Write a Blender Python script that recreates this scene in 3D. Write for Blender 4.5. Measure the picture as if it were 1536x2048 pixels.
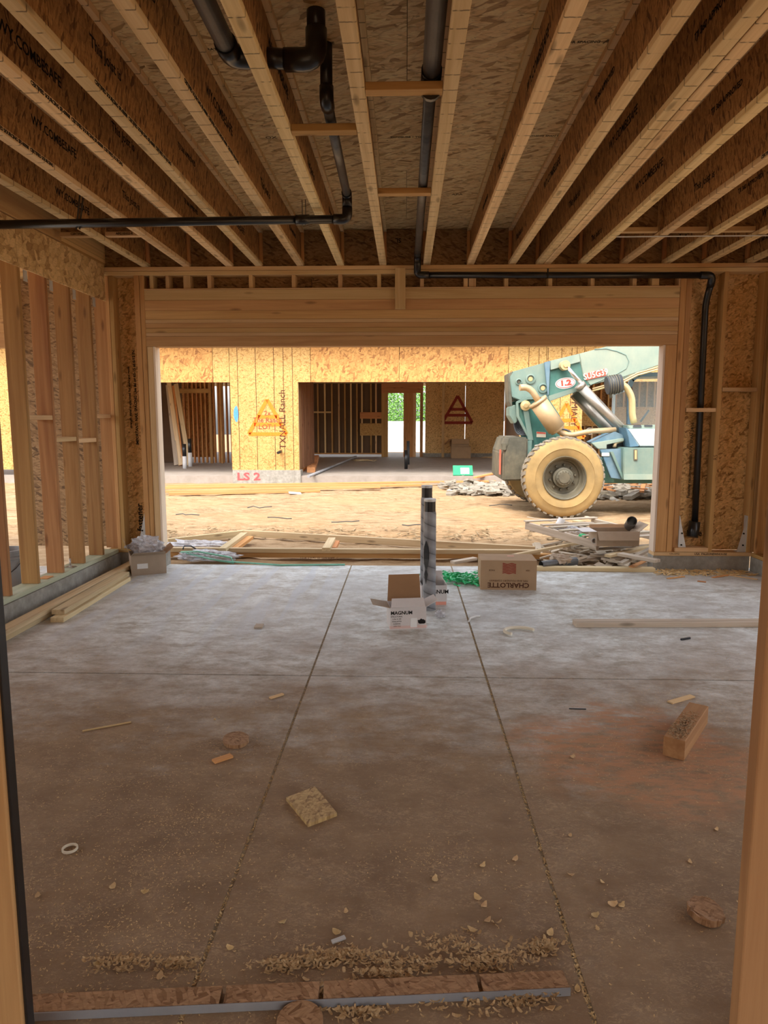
import bpy, bmesh, math, random
from mathutils import Vector, Matrix, Euler
random.seed(7)
for o in list(bpy.data.objects): bpy.data.objects.remove(o)
S = bpy.context.scene
COL = S.collection
# ------------------------------------------------------------------ camera
F = 1380.0; TH = math.radians(7.51); YAW = math.radians(1.78); CH = 1.51
cd = bpy.data.cameras.new('camera'); cam = bpy.data.objects.new('camera', cd); COL.objects.link(cam)
cd.sensor_fit = 'VERTICAL'; cd.sensor_height = 36; cd.lens = F*36/2048
cam.location = (0, 0, CH); cam.rotation_euler = (math.radians(90)-TH, 0, YAW)
cd.clip_start = .02; cd.clip_end = 300
S.camera = cam
# ------------------------------------------------------------------ sky, sun, exposure
W = bpy.data.worlds.new('world'); S.world = W; W.use_nodes = True
nt = W.node_tree; nt.nodes.clear()
out = nt.nodes.new('ShaderNodeOutputWorld'); bg = nt.nodes.new('ShaderNodeBackground')
sky = nt.nodes.new('ShaderNodeTexSky'); sky.sky_type = 'NISHITA'; sky.sun_disc = False
sky.sun_elevation = math.radians(58); sky.sun_rotation = math.radians(200); sky.dust_density = 3.5; sky.air_density = 1.0; sky.ozone_density = 1.0
hs = nt.nodes.new('ShaderNodeHueSaturation'); hs.inputs['Saturation'].default_value = .30; nt.links.new(sky.outputs[0], hs.inputs['Color']); nt.links.new(hs.outputs[0], bg.inputs[0]); nt.links.new(bg.outputs[0], out.inputs[0])
bg.inputs[1].default_value = 0.26
sl = bpy.data.lights.new('sun', 'SUN'); sun = bpy.data.objects.new('sun', sl); COL.objects.link(sun)
sl.energy = .70; sl.angle = math.radians(2.0); sl.color = (1.0, .89, .70)
sun.rotation_euler = Vector((.30, .50, -.86)).to_track_quat('-Z', 'Y').to_euler()
S.view_settings.view_transform = 'Standard'; S.view_settings.look = 'None'
S.view_settings.gamma = 1; S.view_settings.use_curve_mapping = False
S.view_settings.exposure = 1.26

# ------------------------------------------------------------------ pixel -> point on a real plane
def ray(px, py):
    x = (px-768)/F; y = (1024-py)/F
    X = x; Y = math.cos(TH)+y*math.sin(TH); Z = -math.sin(TH)+y*math.cos(TH)
    c, s = math.cos(YAW), math.sin(YAW)
    return (X*c-Y*s, X*s+Y*c, Z)
def atY(px, py, Y):
    r = ray(px, py); t = Y/r[1]; return Vector((r[0]*t, Y, CH+r[2]*t))
def atZ(px, py, z):
    r = ray(px, py); t = (z-CH)/r[2]; return Vector((r[0]*t, r[1]*t, z))
# ------------------------------------------------------------------ materials
class NB:
    def __init__(s, name):
        s.m = bpy.data.materials.new(name); s.m.use_nodes = True; s.t = s.m.node_tree
        s.t.nodes.clear()
        s.o = s.n('ShaderNodeOutputMaterial'); s.b = s.n('ShaderNodeBsdfPrincipled')
        s.t.links.new(s.b.outputs[0], s.o.inputs[0])
    def n(s, k, **kw):
        x = s.t.nodes.new(k)
        for a, v in kw.items(): setattr(x, a, v)
        return x
    def l(s, a, b): s.t.links.new(a, b)
    def val(s, sock, v):
        if hasattr(v, 'default_value') or hasattr(v, 'is_output'): s.l(v, sock)
        else: sock.default_value = v
    def math(s, op, a, b=0.0, clamp=False):
        x = s.n('ShaderNodeMath', operation=op, use_clamp=clamp); s.val(x.inputs[0], a); s.val(x.inputs[1], b); return x.outputs[0]
    def mix(s, f, a, b, bt='MIX'):
        x = s.n('ShaderNodeMix', data_type='RGBA', blend_type=bt); s.val(x.inputs[0], f)
        for i, v in ((6, a), (7, b)):
            if isinstance(v, (tuple, list)): v = tuple(v)+(1,) if len(v) == 3 else v
            s.val(x.inputs[i], v)
        return x.outputs[2]
    def ramp(s, f, st, interp='LINEAR'):
        x = s.n('ShaderNodeValToRGB'); cr = x.color_ramp; cr.interpolation = interp
        while len(cr.elements) < len(st): cr.elements.new(.5)
        for e, (p, c) in zip(cr.elements, st): e.position = p; e.color = tuple(c)+(1,) if len(c) == 3 else c
        s.l(f, x.inputs[0]); return x.outputs[0]
    def coord(s, kind='Object', rnd=True):
        tc = s.n('ShaderNodeTexCoord').outputs[kind]
        if not rnd: return tc
        oi = s.n('ShaderNodeObjectInfo').outputs['Random']
        v = s.n('ShaderNodeVectorMath', operation='SCALE'); v.inputs[0].default_value = (37, 53, 71); s.l(oi, v.inputs['Scale'])
        a = s.n('ShaderNodeVectorMath', operation='ADD'); s.l(tc, a.inputs[0]); s.l(v.outputs[0], a.inputs[1])
        return a.outputs[0]
    def mapping(s, v, sc=(1, 1, 1), rot=(0, 0, 0), loc=(0, 0, 0)):
        m = s.n('ShaderNodeMapping'); s.l(v, m.inputs[0]); m.inputs['Scale'].default_value = sc
        m.inputs['Rotation'].default_value = rot; m.inputs['Location'].default_value = loc; return m.outputs[0]
    def noise(s, v, scale=5, detail=4, rough=.6, dist=0):
        x = s.n('ShaderNodeTexNoise'); s.l(v, x.inputs['Vector']); x.inputs['Scale'].default_value = scale
        x.inputs['Detail'].default_value = detail; x.inputs['Roughness'].default_value = rough; x.inputs['Distortion'].default_value = dist
        return x.outputs[0]
    def bump(s, h, strength=.3, dist=.01):
        x = s.n('ShaderNodeBump'); s.l(h, x.inputs['Height']); x.inputs['Strength'].default_value = strength
        x.inputs['Distance'].default_value = dist; s.l(x.outputs[0], s.b.inputs['Normal'])
    def fin(s, col, rough=.7, spec=.3, metal=0):
        s.val(s.b.inputs['Base Color'], tuple(col)+(1,) if isinstance(col, (tuple, list)) and len(col) == 3 else col)
        s.val(s.b.inputs['Roughness'], rough); s.b.inputs['Specular IOR Level'].default_value = spec
        s.b.inputs['Metallic'].default_value = metal; return s.m

def wood(name, a, b, dark=None, knots=True, ticks=False):
    """sawn lumber, grain along local X"""
    N = NB(name); v = N.coord()
    g = N.noise(N.mapping(v, (1.2, 30, 30)), 1.0, 5, .62, .6)
    g2 = N.noise(N.mapping(v, (.5, 9, 9)), 1.0, 3, .5, 1.2)
    c = N.mix(N.ramp(g, [(.3, (0, 0, 0)), (.72, (1, 1, 1))]), a, b)
    dk = dark or tuple(x*.55 for x in a)
    c = N.mix(N.math('MULTIPLY', N.ramp(g2, [(.52, (0, 0, 0)), (.72, (1, 1, 1))]), .55), c, dk)
    if knots:
        vo = N.n('ShaderNodeTexVoronoi'); N.l(N.mapping(v, (2.3, 9, 9)), vo.inputs['Vector']); vo.inputs['Scale'].default_value = 1.0
        k = N.ramp(vo.outputs['Distance'], [(.0, (1, 1, 1)), (.10, (.6, .6, .6)), (.17, (0, 0, 0))])
        c = N.mix(N.math('MULTIPLY', k, .75), c, tuple(x*.4 for x in dk))
    if ticks:
        sx = N.n('ShaderNodeSeparateXYZ'); N.l(v, sx.inputs[0])
        vv = N.n('ShaderNodeCombineXYZ')
        N.l(N.math('MULTIPLY', sx.outputs[0], 7.5), vv.inputs[0])
        vo = N.n('ShaderNodeTexVoronoi', feature='DISTANCE_TO_EDGE', voronoi_dimensions='1D')
        nz = N.noise(N.mapping(v, (8, 40, 3)), 1, 2)
        N.l(N.math('ADD', N.math('MULTIPLY', sx.outputs[0], 8.0), N.math('MULTIPLY', nz, .06)), vo.inputs['W'])
        vo.inputs['Scale'].default_value = 1.0; vo.inputs['Randomness'].default_value = .55
        k = N.ramp(vo.outputs['Distance'], [(.0, (1, 1, 1)), (.018, (.8, .8, .8)), (.045, (0, 0, 0))])
        k2 = N.ramp(N.noise(N.mapping(v, (5, 25, 25)), 1, 1), [(.40, (.1, .1, .1)), (.5, (1, 1, 1))])
        c = N.mix(N.math('MULTIPLY', N.math('MULTIPLY', k, k2), .85), c, (.06, .035, .02))
    oi = N.n('ShaderNodeObjectInfo').outputs['Random']
    hs = N.n('ShaderNodeHueSaturation'); N.l(c, hs.inputs['Color'])
    N.l(N.math('ADD', N.math('MULTIPLY', oi, .30), .85), hs.inputs['Value'])
    N.l(N.math('ADD', N.math('MULTIPLY', N.math('FRACT', N.math('MULTIPLY', oi, 7.3)), .016), .492), hs.inputs['Hue'])
    N.bump(g, .15, .002)
    return N.fin(hs.outputs[0], .72, .25)

def osb(name, light, mid, dark, axes=(0, 1), ang=0.0, L=.085, Wd=.016, spread=1.0, chip=.5, marks=0.0):
    """oriented strand board: rotated layers of long cells; axes = the two local axes of the face"""
    N = NB(name); v = N.coord()
    sx = N.n('ShaderNodeSeparateXYZ'); N.l(v, sx.inputs[0])
    cb = N.n('ShaderNodeCombineXYZ'); N.l(sx.outputs[axes[0]], cb.inputs[0]); N.l(sx.outputs[axes[1]], cb.inputs[1])
    uv = cb.outputs[0]
    wob = N.n('ShaderNodeTexNoise'); N.l(uv, wob.inputs['Vector']); wob.inputs['Scale'].default_value = 22; wob.inputs['Detail'].default_value = 1
    ad = N.n('ShaderNodeVectorMath', operation='MULTIPLY_ADD'); N.l(wob.outputs['Color'], ad.inputs[0]); ad.inputs[1].default_value = (.010, .010, 0); N.l(uv, ad.inputs[2]); uv = ad.outputs[0]
    col = None; hgt = None
    for i, a in enumerate((0, .55, -.6, 1.2)):
        a = ang+a*spread
        sc = (1/L*(1+.15*i), 1/Wd*(1-.12*i), 1)
        r = N.mapping(uv, (1, 1, 1), (0, 0, a), (3.1*i, 1.7*i, 0)); r = N.mapping(r, sc)
        vo = N.n('ShaderNodeTexVoronoi', voronoi_dimensions='2D'); N.l(r, vo.inputs['Vector']); vo.inputs['Scale'].default_value = 1
        sp = N.n('ShaderNodeSeparateColor'); N.l(vo.outputs['Color'], sp.inputs[0])
        t = sp.outputs[0]
        c = N.ramp(t, [(0, dark), (.22, mid), (.62, light), (1, tuple(min(1, x*1.12) for x in light))])
        edge = N.ramp(vo.outputs['Distance'], [(.48, (1, 1, 1)), (.80, (.62, .55, .5))])
        c = N.mix(.8, c, edge, 'MULTIPLY')
        if col is None: col, hgt = c, t
        else:
            f = N.math('GREATER_THAN', sp.outputs[1], chip)
            col = N.mix(f, col, c); hgt = N.mix(f, hgt, t)
    fine = N.noise(N.mapping(uv, (25, 110, 1), (0, 0, ang)), 1, 3, .6)
    col = N.mix(.55, col, N.ramp(fine, [(.25, (.55, .5, .45)), (.65, (1.0, 1.0, 1.0))]), 'MULTIPLY')
    big = N.noise(uv, 1.7, 3)
    col = N.mix(.3, col, N.ramp(big, [(.3, (.65, .6, .55)), (.7, (1, 1, 1))]), 'MULTIPLY')
    if marks:
        mk = N.noise(N.mapping(uv, (18, 45, 1), (0, 0, ang+.5)), 1, 2, .5, .8)
        col = N.mix(N.math('MULTIPLY', N.ramp(mk, [(.66, (0, 0, 0)), (.71, (1, 1, 1))]), marks), col, (.12, .06, .02))
    N.bump(hgt, .25, .002)
    return N.fin(col, .6, .3)

def plain(name, c, rough=.6, spec=.4, metal=0, var=.15, sc=8, dirt=None, dirt_amt=.5, bump=0):
    N = NB(name); v = N.coord()
    n = N.noise(v, sc, 4, .6)
    col = N.mix(N.ramp(n, [(.3, (0, 0, 0)), (.7, (1, 1, 1))]), tuple(x*(1-var) for x in c), tuple(min(1, x*(1+var)) for x in c))
    if dirt:
        n2 = N.noise(N.mapping(v, (1, 1, .6)), sc*.45, 6, .7)
        col = N.mix(N.math('MULTIPLY', N.ramp(n2, [(.42, (0, 0, 0)), (.7, (1, 1, 1))]), dirt_amt), col, dirt)
    if bump: N.bump(n, bump, .004)
    return N.fin(col, rough, spec, metal)

M = {}
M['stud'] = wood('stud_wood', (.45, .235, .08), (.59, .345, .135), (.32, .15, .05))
M['stud_shaded'] = wood('shaded_stud_wood', (.32, .155, .055), (.44, .235, .09), (.22, .085, .03))  # darker copy of the stud wood: paints the left wall's shade
M['stud_light'] = wood('light_lumber', (.62, .40, .19), (.74, .52, .28), (.50, .28, .12))
M['lumber'] = wood('weathered_lumber', (.55, .40, .22), (.70, .55, .34), (.36, .24, .13))
M['jamb_lit'] = wood('lit_jamb', (.74, .58, .44), (.84, .70, .56), (.6, .42, .28), knots=False)  # pale tone paints the daylight falling on the inner jamb faces
M['orange_lumber'] = wood('orange_lumber', (.56, .25, .09), (.70, .35, .14), (.45, .2, .08))
M['grey_lumber'] = wood('grey_lumber', (.42, .34, .25), (.56, .47, .36), (.25, .19, .13))
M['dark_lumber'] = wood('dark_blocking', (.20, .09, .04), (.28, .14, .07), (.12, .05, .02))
M['flange'] = wood('joist_flange', (.68, .47, .23), (.88, .67, .38), (.46, .28, .12), ticks=True)
M['header'] = wood('glulam', (.52, .30, .12), (.66, .41, .18), (.42, .21, .08))
M['near_stud'] = wood('door_stud', (.42, .22, .085), (.54, .31, .125), (.32, .15, .055))
M['sill_green'] = wood('treated_sill', (.36, .38, .26), (.50, .50, .36), (.25, .27, .18), knots=False)
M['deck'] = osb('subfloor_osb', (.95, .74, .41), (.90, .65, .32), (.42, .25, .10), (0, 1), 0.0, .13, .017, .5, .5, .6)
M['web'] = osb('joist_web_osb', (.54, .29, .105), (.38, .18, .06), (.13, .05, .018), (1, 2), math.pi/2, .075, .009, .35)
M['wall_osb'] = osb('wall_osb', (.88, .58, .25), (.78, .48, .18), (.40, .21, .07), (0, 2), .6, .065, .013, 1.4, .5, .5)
M['side_osb'] = osb('side_wall_osb', (.82, .53, .22), (.70, .43, .16), (.36, .19, .06), (1, 2), .6, .065, .013, 1.4, .5, .5)
M['band_osb'] = osb('band_osb', (.80, .56, .27), (.70, .46, .20), (.46, .27, .11), (1, 2), .6, .12, .030, 1.5, .5, .4)
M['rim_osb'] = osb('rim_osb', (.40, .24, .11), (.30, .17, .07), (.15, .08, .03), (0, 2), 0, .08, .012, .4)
M['fac_osb'] = osb('facade_osb', (.68, .42, .15), (.62, .365, .11), (.40, .19, .055), (0, 2), 1.57, .07, .014, 1.2, .55, .55)
M['fac_osb2'] = osb('facade_osb_orange', (.68, .36, .11), (.58, .28, .08), (.34, .14, .04), (0, 2), .3, .16, .028, 1.2, .5, .6)
M['scrap_osb'] = osb('scrap_osb', (.62, .43, .19), (.52, .34, .14), (.32, .19, .08), (0, 1), .3, .035, .007, 1.2)
M['strip_osb'] = osb('strip_osb', (.46, .27, .14), (.38, .21, .10), (.24, .12, .05), (0, 1), .1, .045, .006, .8)
M['black'] = plain('black_abs', (.012, .012, .013), .28, .6, 0, .3, 20)
M['grey_abs'] = plain('dusty_abs', (.07, .068, .065), .35, .5, 0, .3, 9, (.3, .28, .25), .35)
M['grey_pipe'] = plain('grey_pipe', (.26, .26, .27), .35, .5, 0, .15, 6, (.45, .4, .33), .3)
M['white'] = plain('white_plastic', (.75, .74, .73), .4, .5, 0, .06)
M['ink'] = plain('ink', (.02, .018, .016), .8, .1, 0, .1)
M['inkb'] = plain('brown_ink', (.09, .035, .02), .8, .1, 0, .1)
M['fade'] = plain('faded_ink', (.13, .10, .06), .8, .1, 0, .2)
M['redink'] = plain('red_ink', (.30, .05, .035), .8, .1, 0, .1)
M['orangespray'] = plain('orange_spray', (.95, .22, .03), .8, .1, 0, .15, 30)
M['pinkspray'] = plain('pink_spray', (.90, .10, .10), .8, .1, 0, .15, 30)
M['bluespray'] = plain('blue_spray', (.10, .30, .62), .8, .1, 0, .15, 30)
M['tealL'] = plain('teal_paint', (.13, .215, .19), .45, .5, 0, .12, 2.5, (.32, .34, .24), .55)
M['tealD'] = plain('dark_teal_paint', (.045, .15, .125), .5, .4, 0, .15, 3, (.22, .32, .24), .35)
M['tealpale'] = plain('pale_teal_paint', (.215, .295, .245), .5, .4, 0, .08, 2.0, (.42, .42, .31), .65)
M['blue'] = plain('blue_panel', (.09, .18, .25), .45, .5, 0, .12, 3, (.45, .5, .45), .3)
M['cowl'] = plain('pale_cowl', (.46, .54, .56), .4, .5, 0, .06, 3, (.6, .62, .55), .4)
M['iron'] = plain('dusty_iron', (.10, .095, .07), .6, .4, .2, .25, 5, (.33, .27, .17), .5)
M['steel'] = plain('steel', (.42, .38, .33), .35, .5, .75, .1, 4, (.42, .36, .28), .4)
M['chrome'] = plain('chrome', (.85, .85, .86), .12, .5, 1.0, .03)
M['muffler'] = plain('dusty_muffler', (.46, .32, .17), .5, .5, .25, .12, 3, (.56, .43, .26), .5)
M['brass'] = plain('dusty_brass', (.62, .48, .24), .4, .5, .4, .12, 5)
M['tyre'] = plain('dusty_tyre', (.36, .24, .10), .85, .15, 0, .2, 3, (.20, .155, .09), .5, .15)
M['tread'] = plain('tyre_tread', (.22, .19, .15), .9, .15, 0, .2, 8, (.34, .28, .18), .5, .3)
M['rim'] = plain('wheel_rim', (.13, .115, .08), .55, .4, .2, .2, 5, (.30, .24, .14), .5)
M['hose'] = plain('rubber_hose', (.06, .065, .07), .45, .4)
M['cream'] = plain('cream_label', (.78, .70, .54), .6, .3, 0, .05)
M['label_red'] = plain('label_red', (.70, .11, .07), .5, .3, 0, .08)
M['label_pink'] = plain('label_pink', (.85, .36, .26), .5, .3, 0, .08)
M['kraft'] = plain('cardboard', (.43, .28, .16), .8, .2, 0, .08, 5, (.40, .27, .16), .3)
M['kraft_dark'] = plain('cardboard_inside', (.36, .20, .10), .85, .15, 0, .08, 5)
M['kraft_grey'] = plain('grey_cardboard', (.44, .34, .25), .85, .15, 0, .08, 5, (.3, .22, .15), .3)
M['carton'] = plain('white_carton', (.66, .61, .58), .7, .25, 0, .05, 5, (.55, .46, .40), .35)
M['galv'] = plain('galvanised', (.62, .61, .58), .45, .5, .3, .08, 6)
M['curb'] = plain('curb_concrete', (.34, .32, .28), .9, .15, 0, .22, 14, (.20, .18, .14), .5, .5)
M['sand_dark'] = plain('dug_soil', (.30, .22, .13), .95, .1, 0, .25, 10, (.5, .38, .22), .5, .5)
M['chip'] = wood('wood_shaving', (.58, .38, .18), (.74, .53, .28), (.42, .25, .10), knots=False)
M['joint'] = plain('joint_dust', (.36, .29, .20), .95, .1, 0, .35, 40)
M['dust'] = plain('saw_dust', (.42, .27, .15), .95, .1, 0, .3, 60)
M['paper'] = plain('paper', (.8, .78, .74), .8, .2, 0, .06)
M['greenstrap'] = plain('green_strap', (.05, .62, .24), .35, .5, 0, .25, 9)
M['mintstrap'] = plain('mint_strap', (.22, .55, .40), .4, .5, 0, .15, 9)
M['gbox'] = plain('green_carton', (.04, .38, .16), .7, .2, 0, .1)
M['rubble'] = plain('rubble', (.34, .30, .24), .95, .1, 0, .4, 4, (.18, .16, .13), .5, .3)
M['hedge'] = plain('hedge_leaf', (.20, .42, .08), .7, .3, 0, .4, 6)
M['fence'] = plain('white_fence', (.85, .85, .85), .6, .3, 0, .03)
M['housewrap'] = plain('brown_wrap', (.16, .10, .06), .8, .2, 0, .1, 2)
M['reflector'] = plain('reflector', (.85, .16, .10), .3, .6, 0, .1)

def mk_wrap():
    N = NB('foil_wrap'); v = N.coord(rnd=False)
    sx = N.n('ShaderNodeSeparateXYZ'); N.l(v, sx.inputs[0])
    ang = N.math('ARCTAN2', sx.outputs[1], sx.outputs[0])
    h = N.math('ADD', N.math('MULTIPLY', sx.outputs[2], 9.0), N.math('MULTIPLY', ang, 1/(2*math.pi)))
    fr = N.math('FRACT', h)
    w = N.noise(N.mapping(v, (20, 20, 8)), 1, 3)
    c = N.ramp(fr, [(0, (.06, .06, .065)), (.06, (.20, .20, .21)), (.5, (.34, .34, .35)), (.93, (.24, .24, .25)), (1, (.08, .08, .08))])
    c = N.mix(.5, c, N.ramp(w, [(.3, (.5, .5, .5)), (.7, (1, 1, 1))]), 'MULTIPLY')
    N.bump(N.math('ADD', fr, w), .35, .003)
    return N.fin(c, .32, .6)
M['wrap'] = mk_wrap()
def mk_film():
    N = NB('clear_film'); v = N.coord()
    n = N.noise(v, 12, 4, .7, 1.0)
    c = N.ramp(n, [(.35, (.45, .44, .46)), (.6, (.85, .84, .86))]); N.bump(n, .6, .01)
    N.b.inputs['Alpha'].default_value = .62
    return N.fin(c, .15, .7)
M['film'] = mk_film()
def mk_glass():
    N = NB('cab_glass'); N.b.inputs['Alpha'].default_value = .18
    return N.fin((.55, .62, .58), .05, .7)
M['glass'] = mk_glass()

def mk_floor():
    N = NB('slab_concrete'); v = N.coord(rnd=False)
    geo = N.n('ShaderNodeNewGeometry').outputs['Position']
    sx = N.n('ShaderNodeSeparateXYZ'); N.l(geo, sx.inputs[0])
    flat = N.mapping(geo, (1, 1, 0))
    n1 = N.noise(flat, 1.1, 5, .6, .3); n2 = N.noise(N.mapping(geo, (1.3, 2.2, 0)), 3.0, 7, .75, .15); n3 = N.noise(flat, 30, 5, .75)
    n5 = N.noise(N.mapping(geo, (1, 1.5, 0)), 4.2, 8, .78, .15)
    base = N.mix(N.ramp(n5, [(.38, (0, 0, 0)), (.60, (1, 1, 1))]), (.42, .38, .31), (.84, .87, .85))
    base = N.mix(N.ramp(n1, [(.42, (0, 0, 0)), (.7, (.8, .8, .8))]), base, (.56, .55, .53))
    base = N.mix(.35, base, N.ramp(n3, [(.3, (.6, .58, .55)), (.65, (1, 1, 1))]), 'MULTIPLY')
    # saw dust trodden over the slab: thick near the doorway, thin by the opening
    dist = N.math('DIVIDE', N.math('SUBTRACT', 5.2, sx.outputs[1]), 2.6)
    amt = N.math('ADD', N.math('MULTIPLY', dist, .95), N.math('SUBTRACT', N.math('MULTIPLY', n1, 1.0), .5))
    amt = N.math('ADD', amt, N.math('MULTIPLY', N.math('SUBTRACT', n2, .5), .9))
    am = N.ramp(amt, [(.05, (0, 0, 0)), (.85, (.93, .93, .93))])
    dustc = N.mix(N.ramp(N.noise(flat, 4, 5, .7), [(.35, (0, 0, 0)), (.65, (1, 1, 1))]), (.235, .140, .070), (.33, .21, .110))  # dust tone also carries the painted darkness of the near floor
    n4 = N.noise(N.mapping(geo, (1, 1.8, 0)), 42, 5, .85, 1.5)
    dustc = N.mix(N.math('MULTIPLY', N.ramp(n4, [(.50, (0, 0, 0)), (.60, (1, 1, 1))]), N.ramp(n5, [(.42, (0, 0, 0)), (.56, (1, 1, 1))])), dustc, (.46, .30, .15))
    c = N.mix(am, base, dustc)
    # reddish saw dust patches by the block
    dx = N.math('DIVIDE', N.math('SUBTRACT', sx.outputs[0], 1.02), .62); dy = N.math('DIVIDE', N.math('SUBTRACT', sx.outputs[1], 3.05), .62)
    rr = N.math('ADD', N.math('MULTIPLY', dx, dx), N.math('MULTIPLY', dy, dy))
    m = N.math('SUBTRACT', N.math('ADD', .95, N.math('MULTIPLY', N.math('SUBTRACT', n1, .5), 2.4)), rr)
    m2 = N.math('MULTIPLY', N.ramp(m, [(0, (0, 0, 0)), (.5, (1, 1, 1))]), N.ramp(N.noise(N.mapping(geo, (1.5, 4, 0)), 5, 6, .75), [(.40, (0, 0, 0)), (.56, (1, 1, 1))]))
    c = N.mix(N.math('MULTIPLY', m2, .8), c, (.52, .25, .12))
    # chalky scraped streaks towards the left wall
    st = N.noise(N.mapping(geo, (9, .7, 0)), 1, 3, .5)
    lft = N.ramp(N.math('MULTIPLY', sx.outputs[0], -1), [(.9/3, (0, 0, 0)), (1, (1, 1, 1))])
    far = N.ramp(N.math('DIVIDE', N.math('SUBTRACT', sx.outputs[1], 4.0), 1.6), [(0, (0, 0, 0)), (1, (1, 1, 1))])
    c = N.mix(N.math('MULTIPLY', N.math('MULTIPLY', N.math('MULTIPLY', N.ramp(st, [(.52, (0, 0, 0)), (.6, (1, 1, 1))]), lft), far), .6), c, (.55, .58, .62))
    N.bump(N.math('ADD', N.math('MULTIPLY', n2, .6), N.math('ADD', N.math('MULTIPLY', n3, .35), N.math('MULTIPLY', n4, N.math('MULTIPLY', am, .9)))), .45, .006)
    return N.fin(c, N.ramp(am, [(0, (.52, .52, .52)), (1, (.9, .9, .9))]), .35)
M['floor'] = mk_floor()
def mk_slab2():
    N = NB('neighbour_slab'); v = N.coord('Object')
    n = N.noise(v, 3, 5, .7)
    c = N.ramp(n, [(.3, (.28, .24, .20)), (.7, (.38, .325, .28))]); N.bump(n, .2, .004)
    return N.fin(c, .7, .3)
M['slab2'] = mk_slab2()
def mk_sand():
    N = NB('yard_sand'); geo = N.n('ShaderNodeNewGeometry').outputs['Position']
    n = N.noise(N.mapping(geo, (1, 2.6, 1)), 3.2, 6, .75, .4); n2 = N.noise(geo, 38, 4, .8); n3 = N.noise(geo, .5, 2)
    c = N.ramp(n, [(.30, (.16, .10, .055)), (.45, (.34, .225, .125)), (.68, (.50, .36, .22))])
    c = N.mix(.4, c, N.ramp(n2, [(.3, (.6, .55, .5)), (.62, (1, 1, 1))]), 'MULTIPLY')
    c = N.mix(N.ramp(n3, [(.4, (0, 0, 0)), (.7, (.5, .5, .5))]), c, (.44, .27, .13))
    N.bump(N.math('ADD', n, N.math('MULTIPLY', n2, .4)), .7, .03)
    return N.fin(c, .95, .1)
M['sand'] = mk_sand()

# ------------------------------------------------------------------ object helpers
def obj(name, me, mat=None, parent=None, loc=None, rot=None):
    o = bpy.data.objects.new(name, me); COL.objects.link(o)
    if mat is not None and me is not None and not me.materials: me.materials.append(M[mat] if isinstance(mat, str) else mat)
    if parent is not None: o.parent = parent
    if loc is not None: o.location = loc
    if rot is not None: o.rotation_euler = rot
    return o
def empty(name, loc=(0, 0, 0), rz=0, parent=None):
    o = bpy.data.objects.new(name, None); COL.objects.link(o); o.location = loc; o.rotation_euler = (0, 0, rz); o.empty_display_size = .1
    if parent is not None: o.parent = parent
    return o
def tag(o, label, cat, group=None):
    o['label'] = label; o['category'] = cat
    if group: o['group'] = group
    return o
def struct(o): o['kind'] = 'structure'; return o
def mesh(name, vs, fs):
    me = bpy.data.meshes.new(name); me.from_pydata([tuple(v) for v in vs], [], fs); me.update(); return me
_bc = {}
def box_mesh(L, w, t, mat, ch=.0025):
    """prism along X with chamfered long edges, centred"""
    k = (round(L, 4), round(w, 4), round(t, 4), mat)
    if k in _bc: return _bc[k]
    a, b = w/2, t/2; c = min(ch, a*.4, b*.4)
    sec = [(-a+c, -b), (a-c, -b), (a, -b+c), (a, b-c), (a-c, b), (-a+c, b), (-a, b-c), (-a, -b+c)]
    vs = [(-L/2, y, z) for y, z in sec]+[(L/2, y, z) for y, z in sec]
    fs = [(i, (i+1) % 8, 8+(i+1) % 8, 8+i) for i in range(8)]+[tuple(range(7, -1, -1)), tuple(range(8, 16))]
    me = mesh('lumber', vs, fs)
    me.materials.append(M[mat]); _bc[k] = me; return me
def lumber(name, p0, p1, w, t, mat='stud', parent=None, up=(0, 0, 1), ch=.0025):
    """w across (perpendicular to up), t along up"""
    p0, p1 = Vector(p0), Vector(p1); d = p1-p0; L = d.length; x = d.normalized(); u = Vector(up)
    y = u.cross(x)
    if y.length < 1e-4: y = Vector((0, 1, 0)).cross(x)
    y.normalize(); z = x.cross(y)
    m = Matrix((x, y, z)).transposed().to_4x4(); m.translation = (p0+p1)/2
    o = obj(name, box_mesh(L, w, t, mat, ch), None, parent)
    o.matrix_local = m if parent is None else Matrix.Translation(-parent_loc(parent)) @ m
    if parent is not None and parent.rotation_euler.z: raise Exception('rotated parent')
    return o
def parent_loc(p):
    v = Vector(p.location)
    while p.parent: p = p.parent; v += Vector(p.location)
    return v
def stud(name, x0, x1, y0, y1, z0, z1, mat='stud', parent=None):
    """axis-aligned piece; grain along its longest side"""
    dx, dy, dz = x1-x0, y1-y0, z1-z0; cx, cy, cz = (x0+x1)/2, (y0+y1)/2, (z0+z1)/2
    if dz >= dx and dz >= dy: return lumber(name, (cx, cy, z0), (cx, cy, z1), dx, dy, mat, parent, up=(0, 1, 0))
    if dx >= dy: return lumber(name, (x0, cy, cz), (x1, cy, cz), dy, dz, mat, parent)
    return lumber(name, (cx, y0, cz), (cx, y1, cz), dx, dz, mat, parent)
def slab(name, x0, x1, y0, y1, z0, z1, mat, parent=None):
    """box whose local axes are the world's (for sheet materials)"""
    c = Vector(((x0+x1)/2, (y0+y1)/2, (z0+z1)/2)); h = Vector(((x1-x0)/2, (y1-y0)/2, (z1-z0)/2))
    k = ('s', round(h.x, 4), round(h.y, 4), round(h.z, 4), mat)
    if k not in _bc:
        vs = [(sx*h.x, sy*h.y, sz*h.z) for sz in (-1, 1) for sx, sy in ((-1, -1), (1, -1), (1, 1), (-1, 1))]
        me = mesh(name, vs, [(3, 2, 1, 0), (4, 5, 6, 7), (0, 1, 5, 4), (1, 2, 6, 5), (2, 3, 7, 6), (3, 0, 4, 7)])
        me.materials.append(M[mat]); _bc[k] = me
    o = obj(name, _bc[k], None, parent, c - (parent_loc(parent) if parent else Vector()))
    return o
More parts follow.
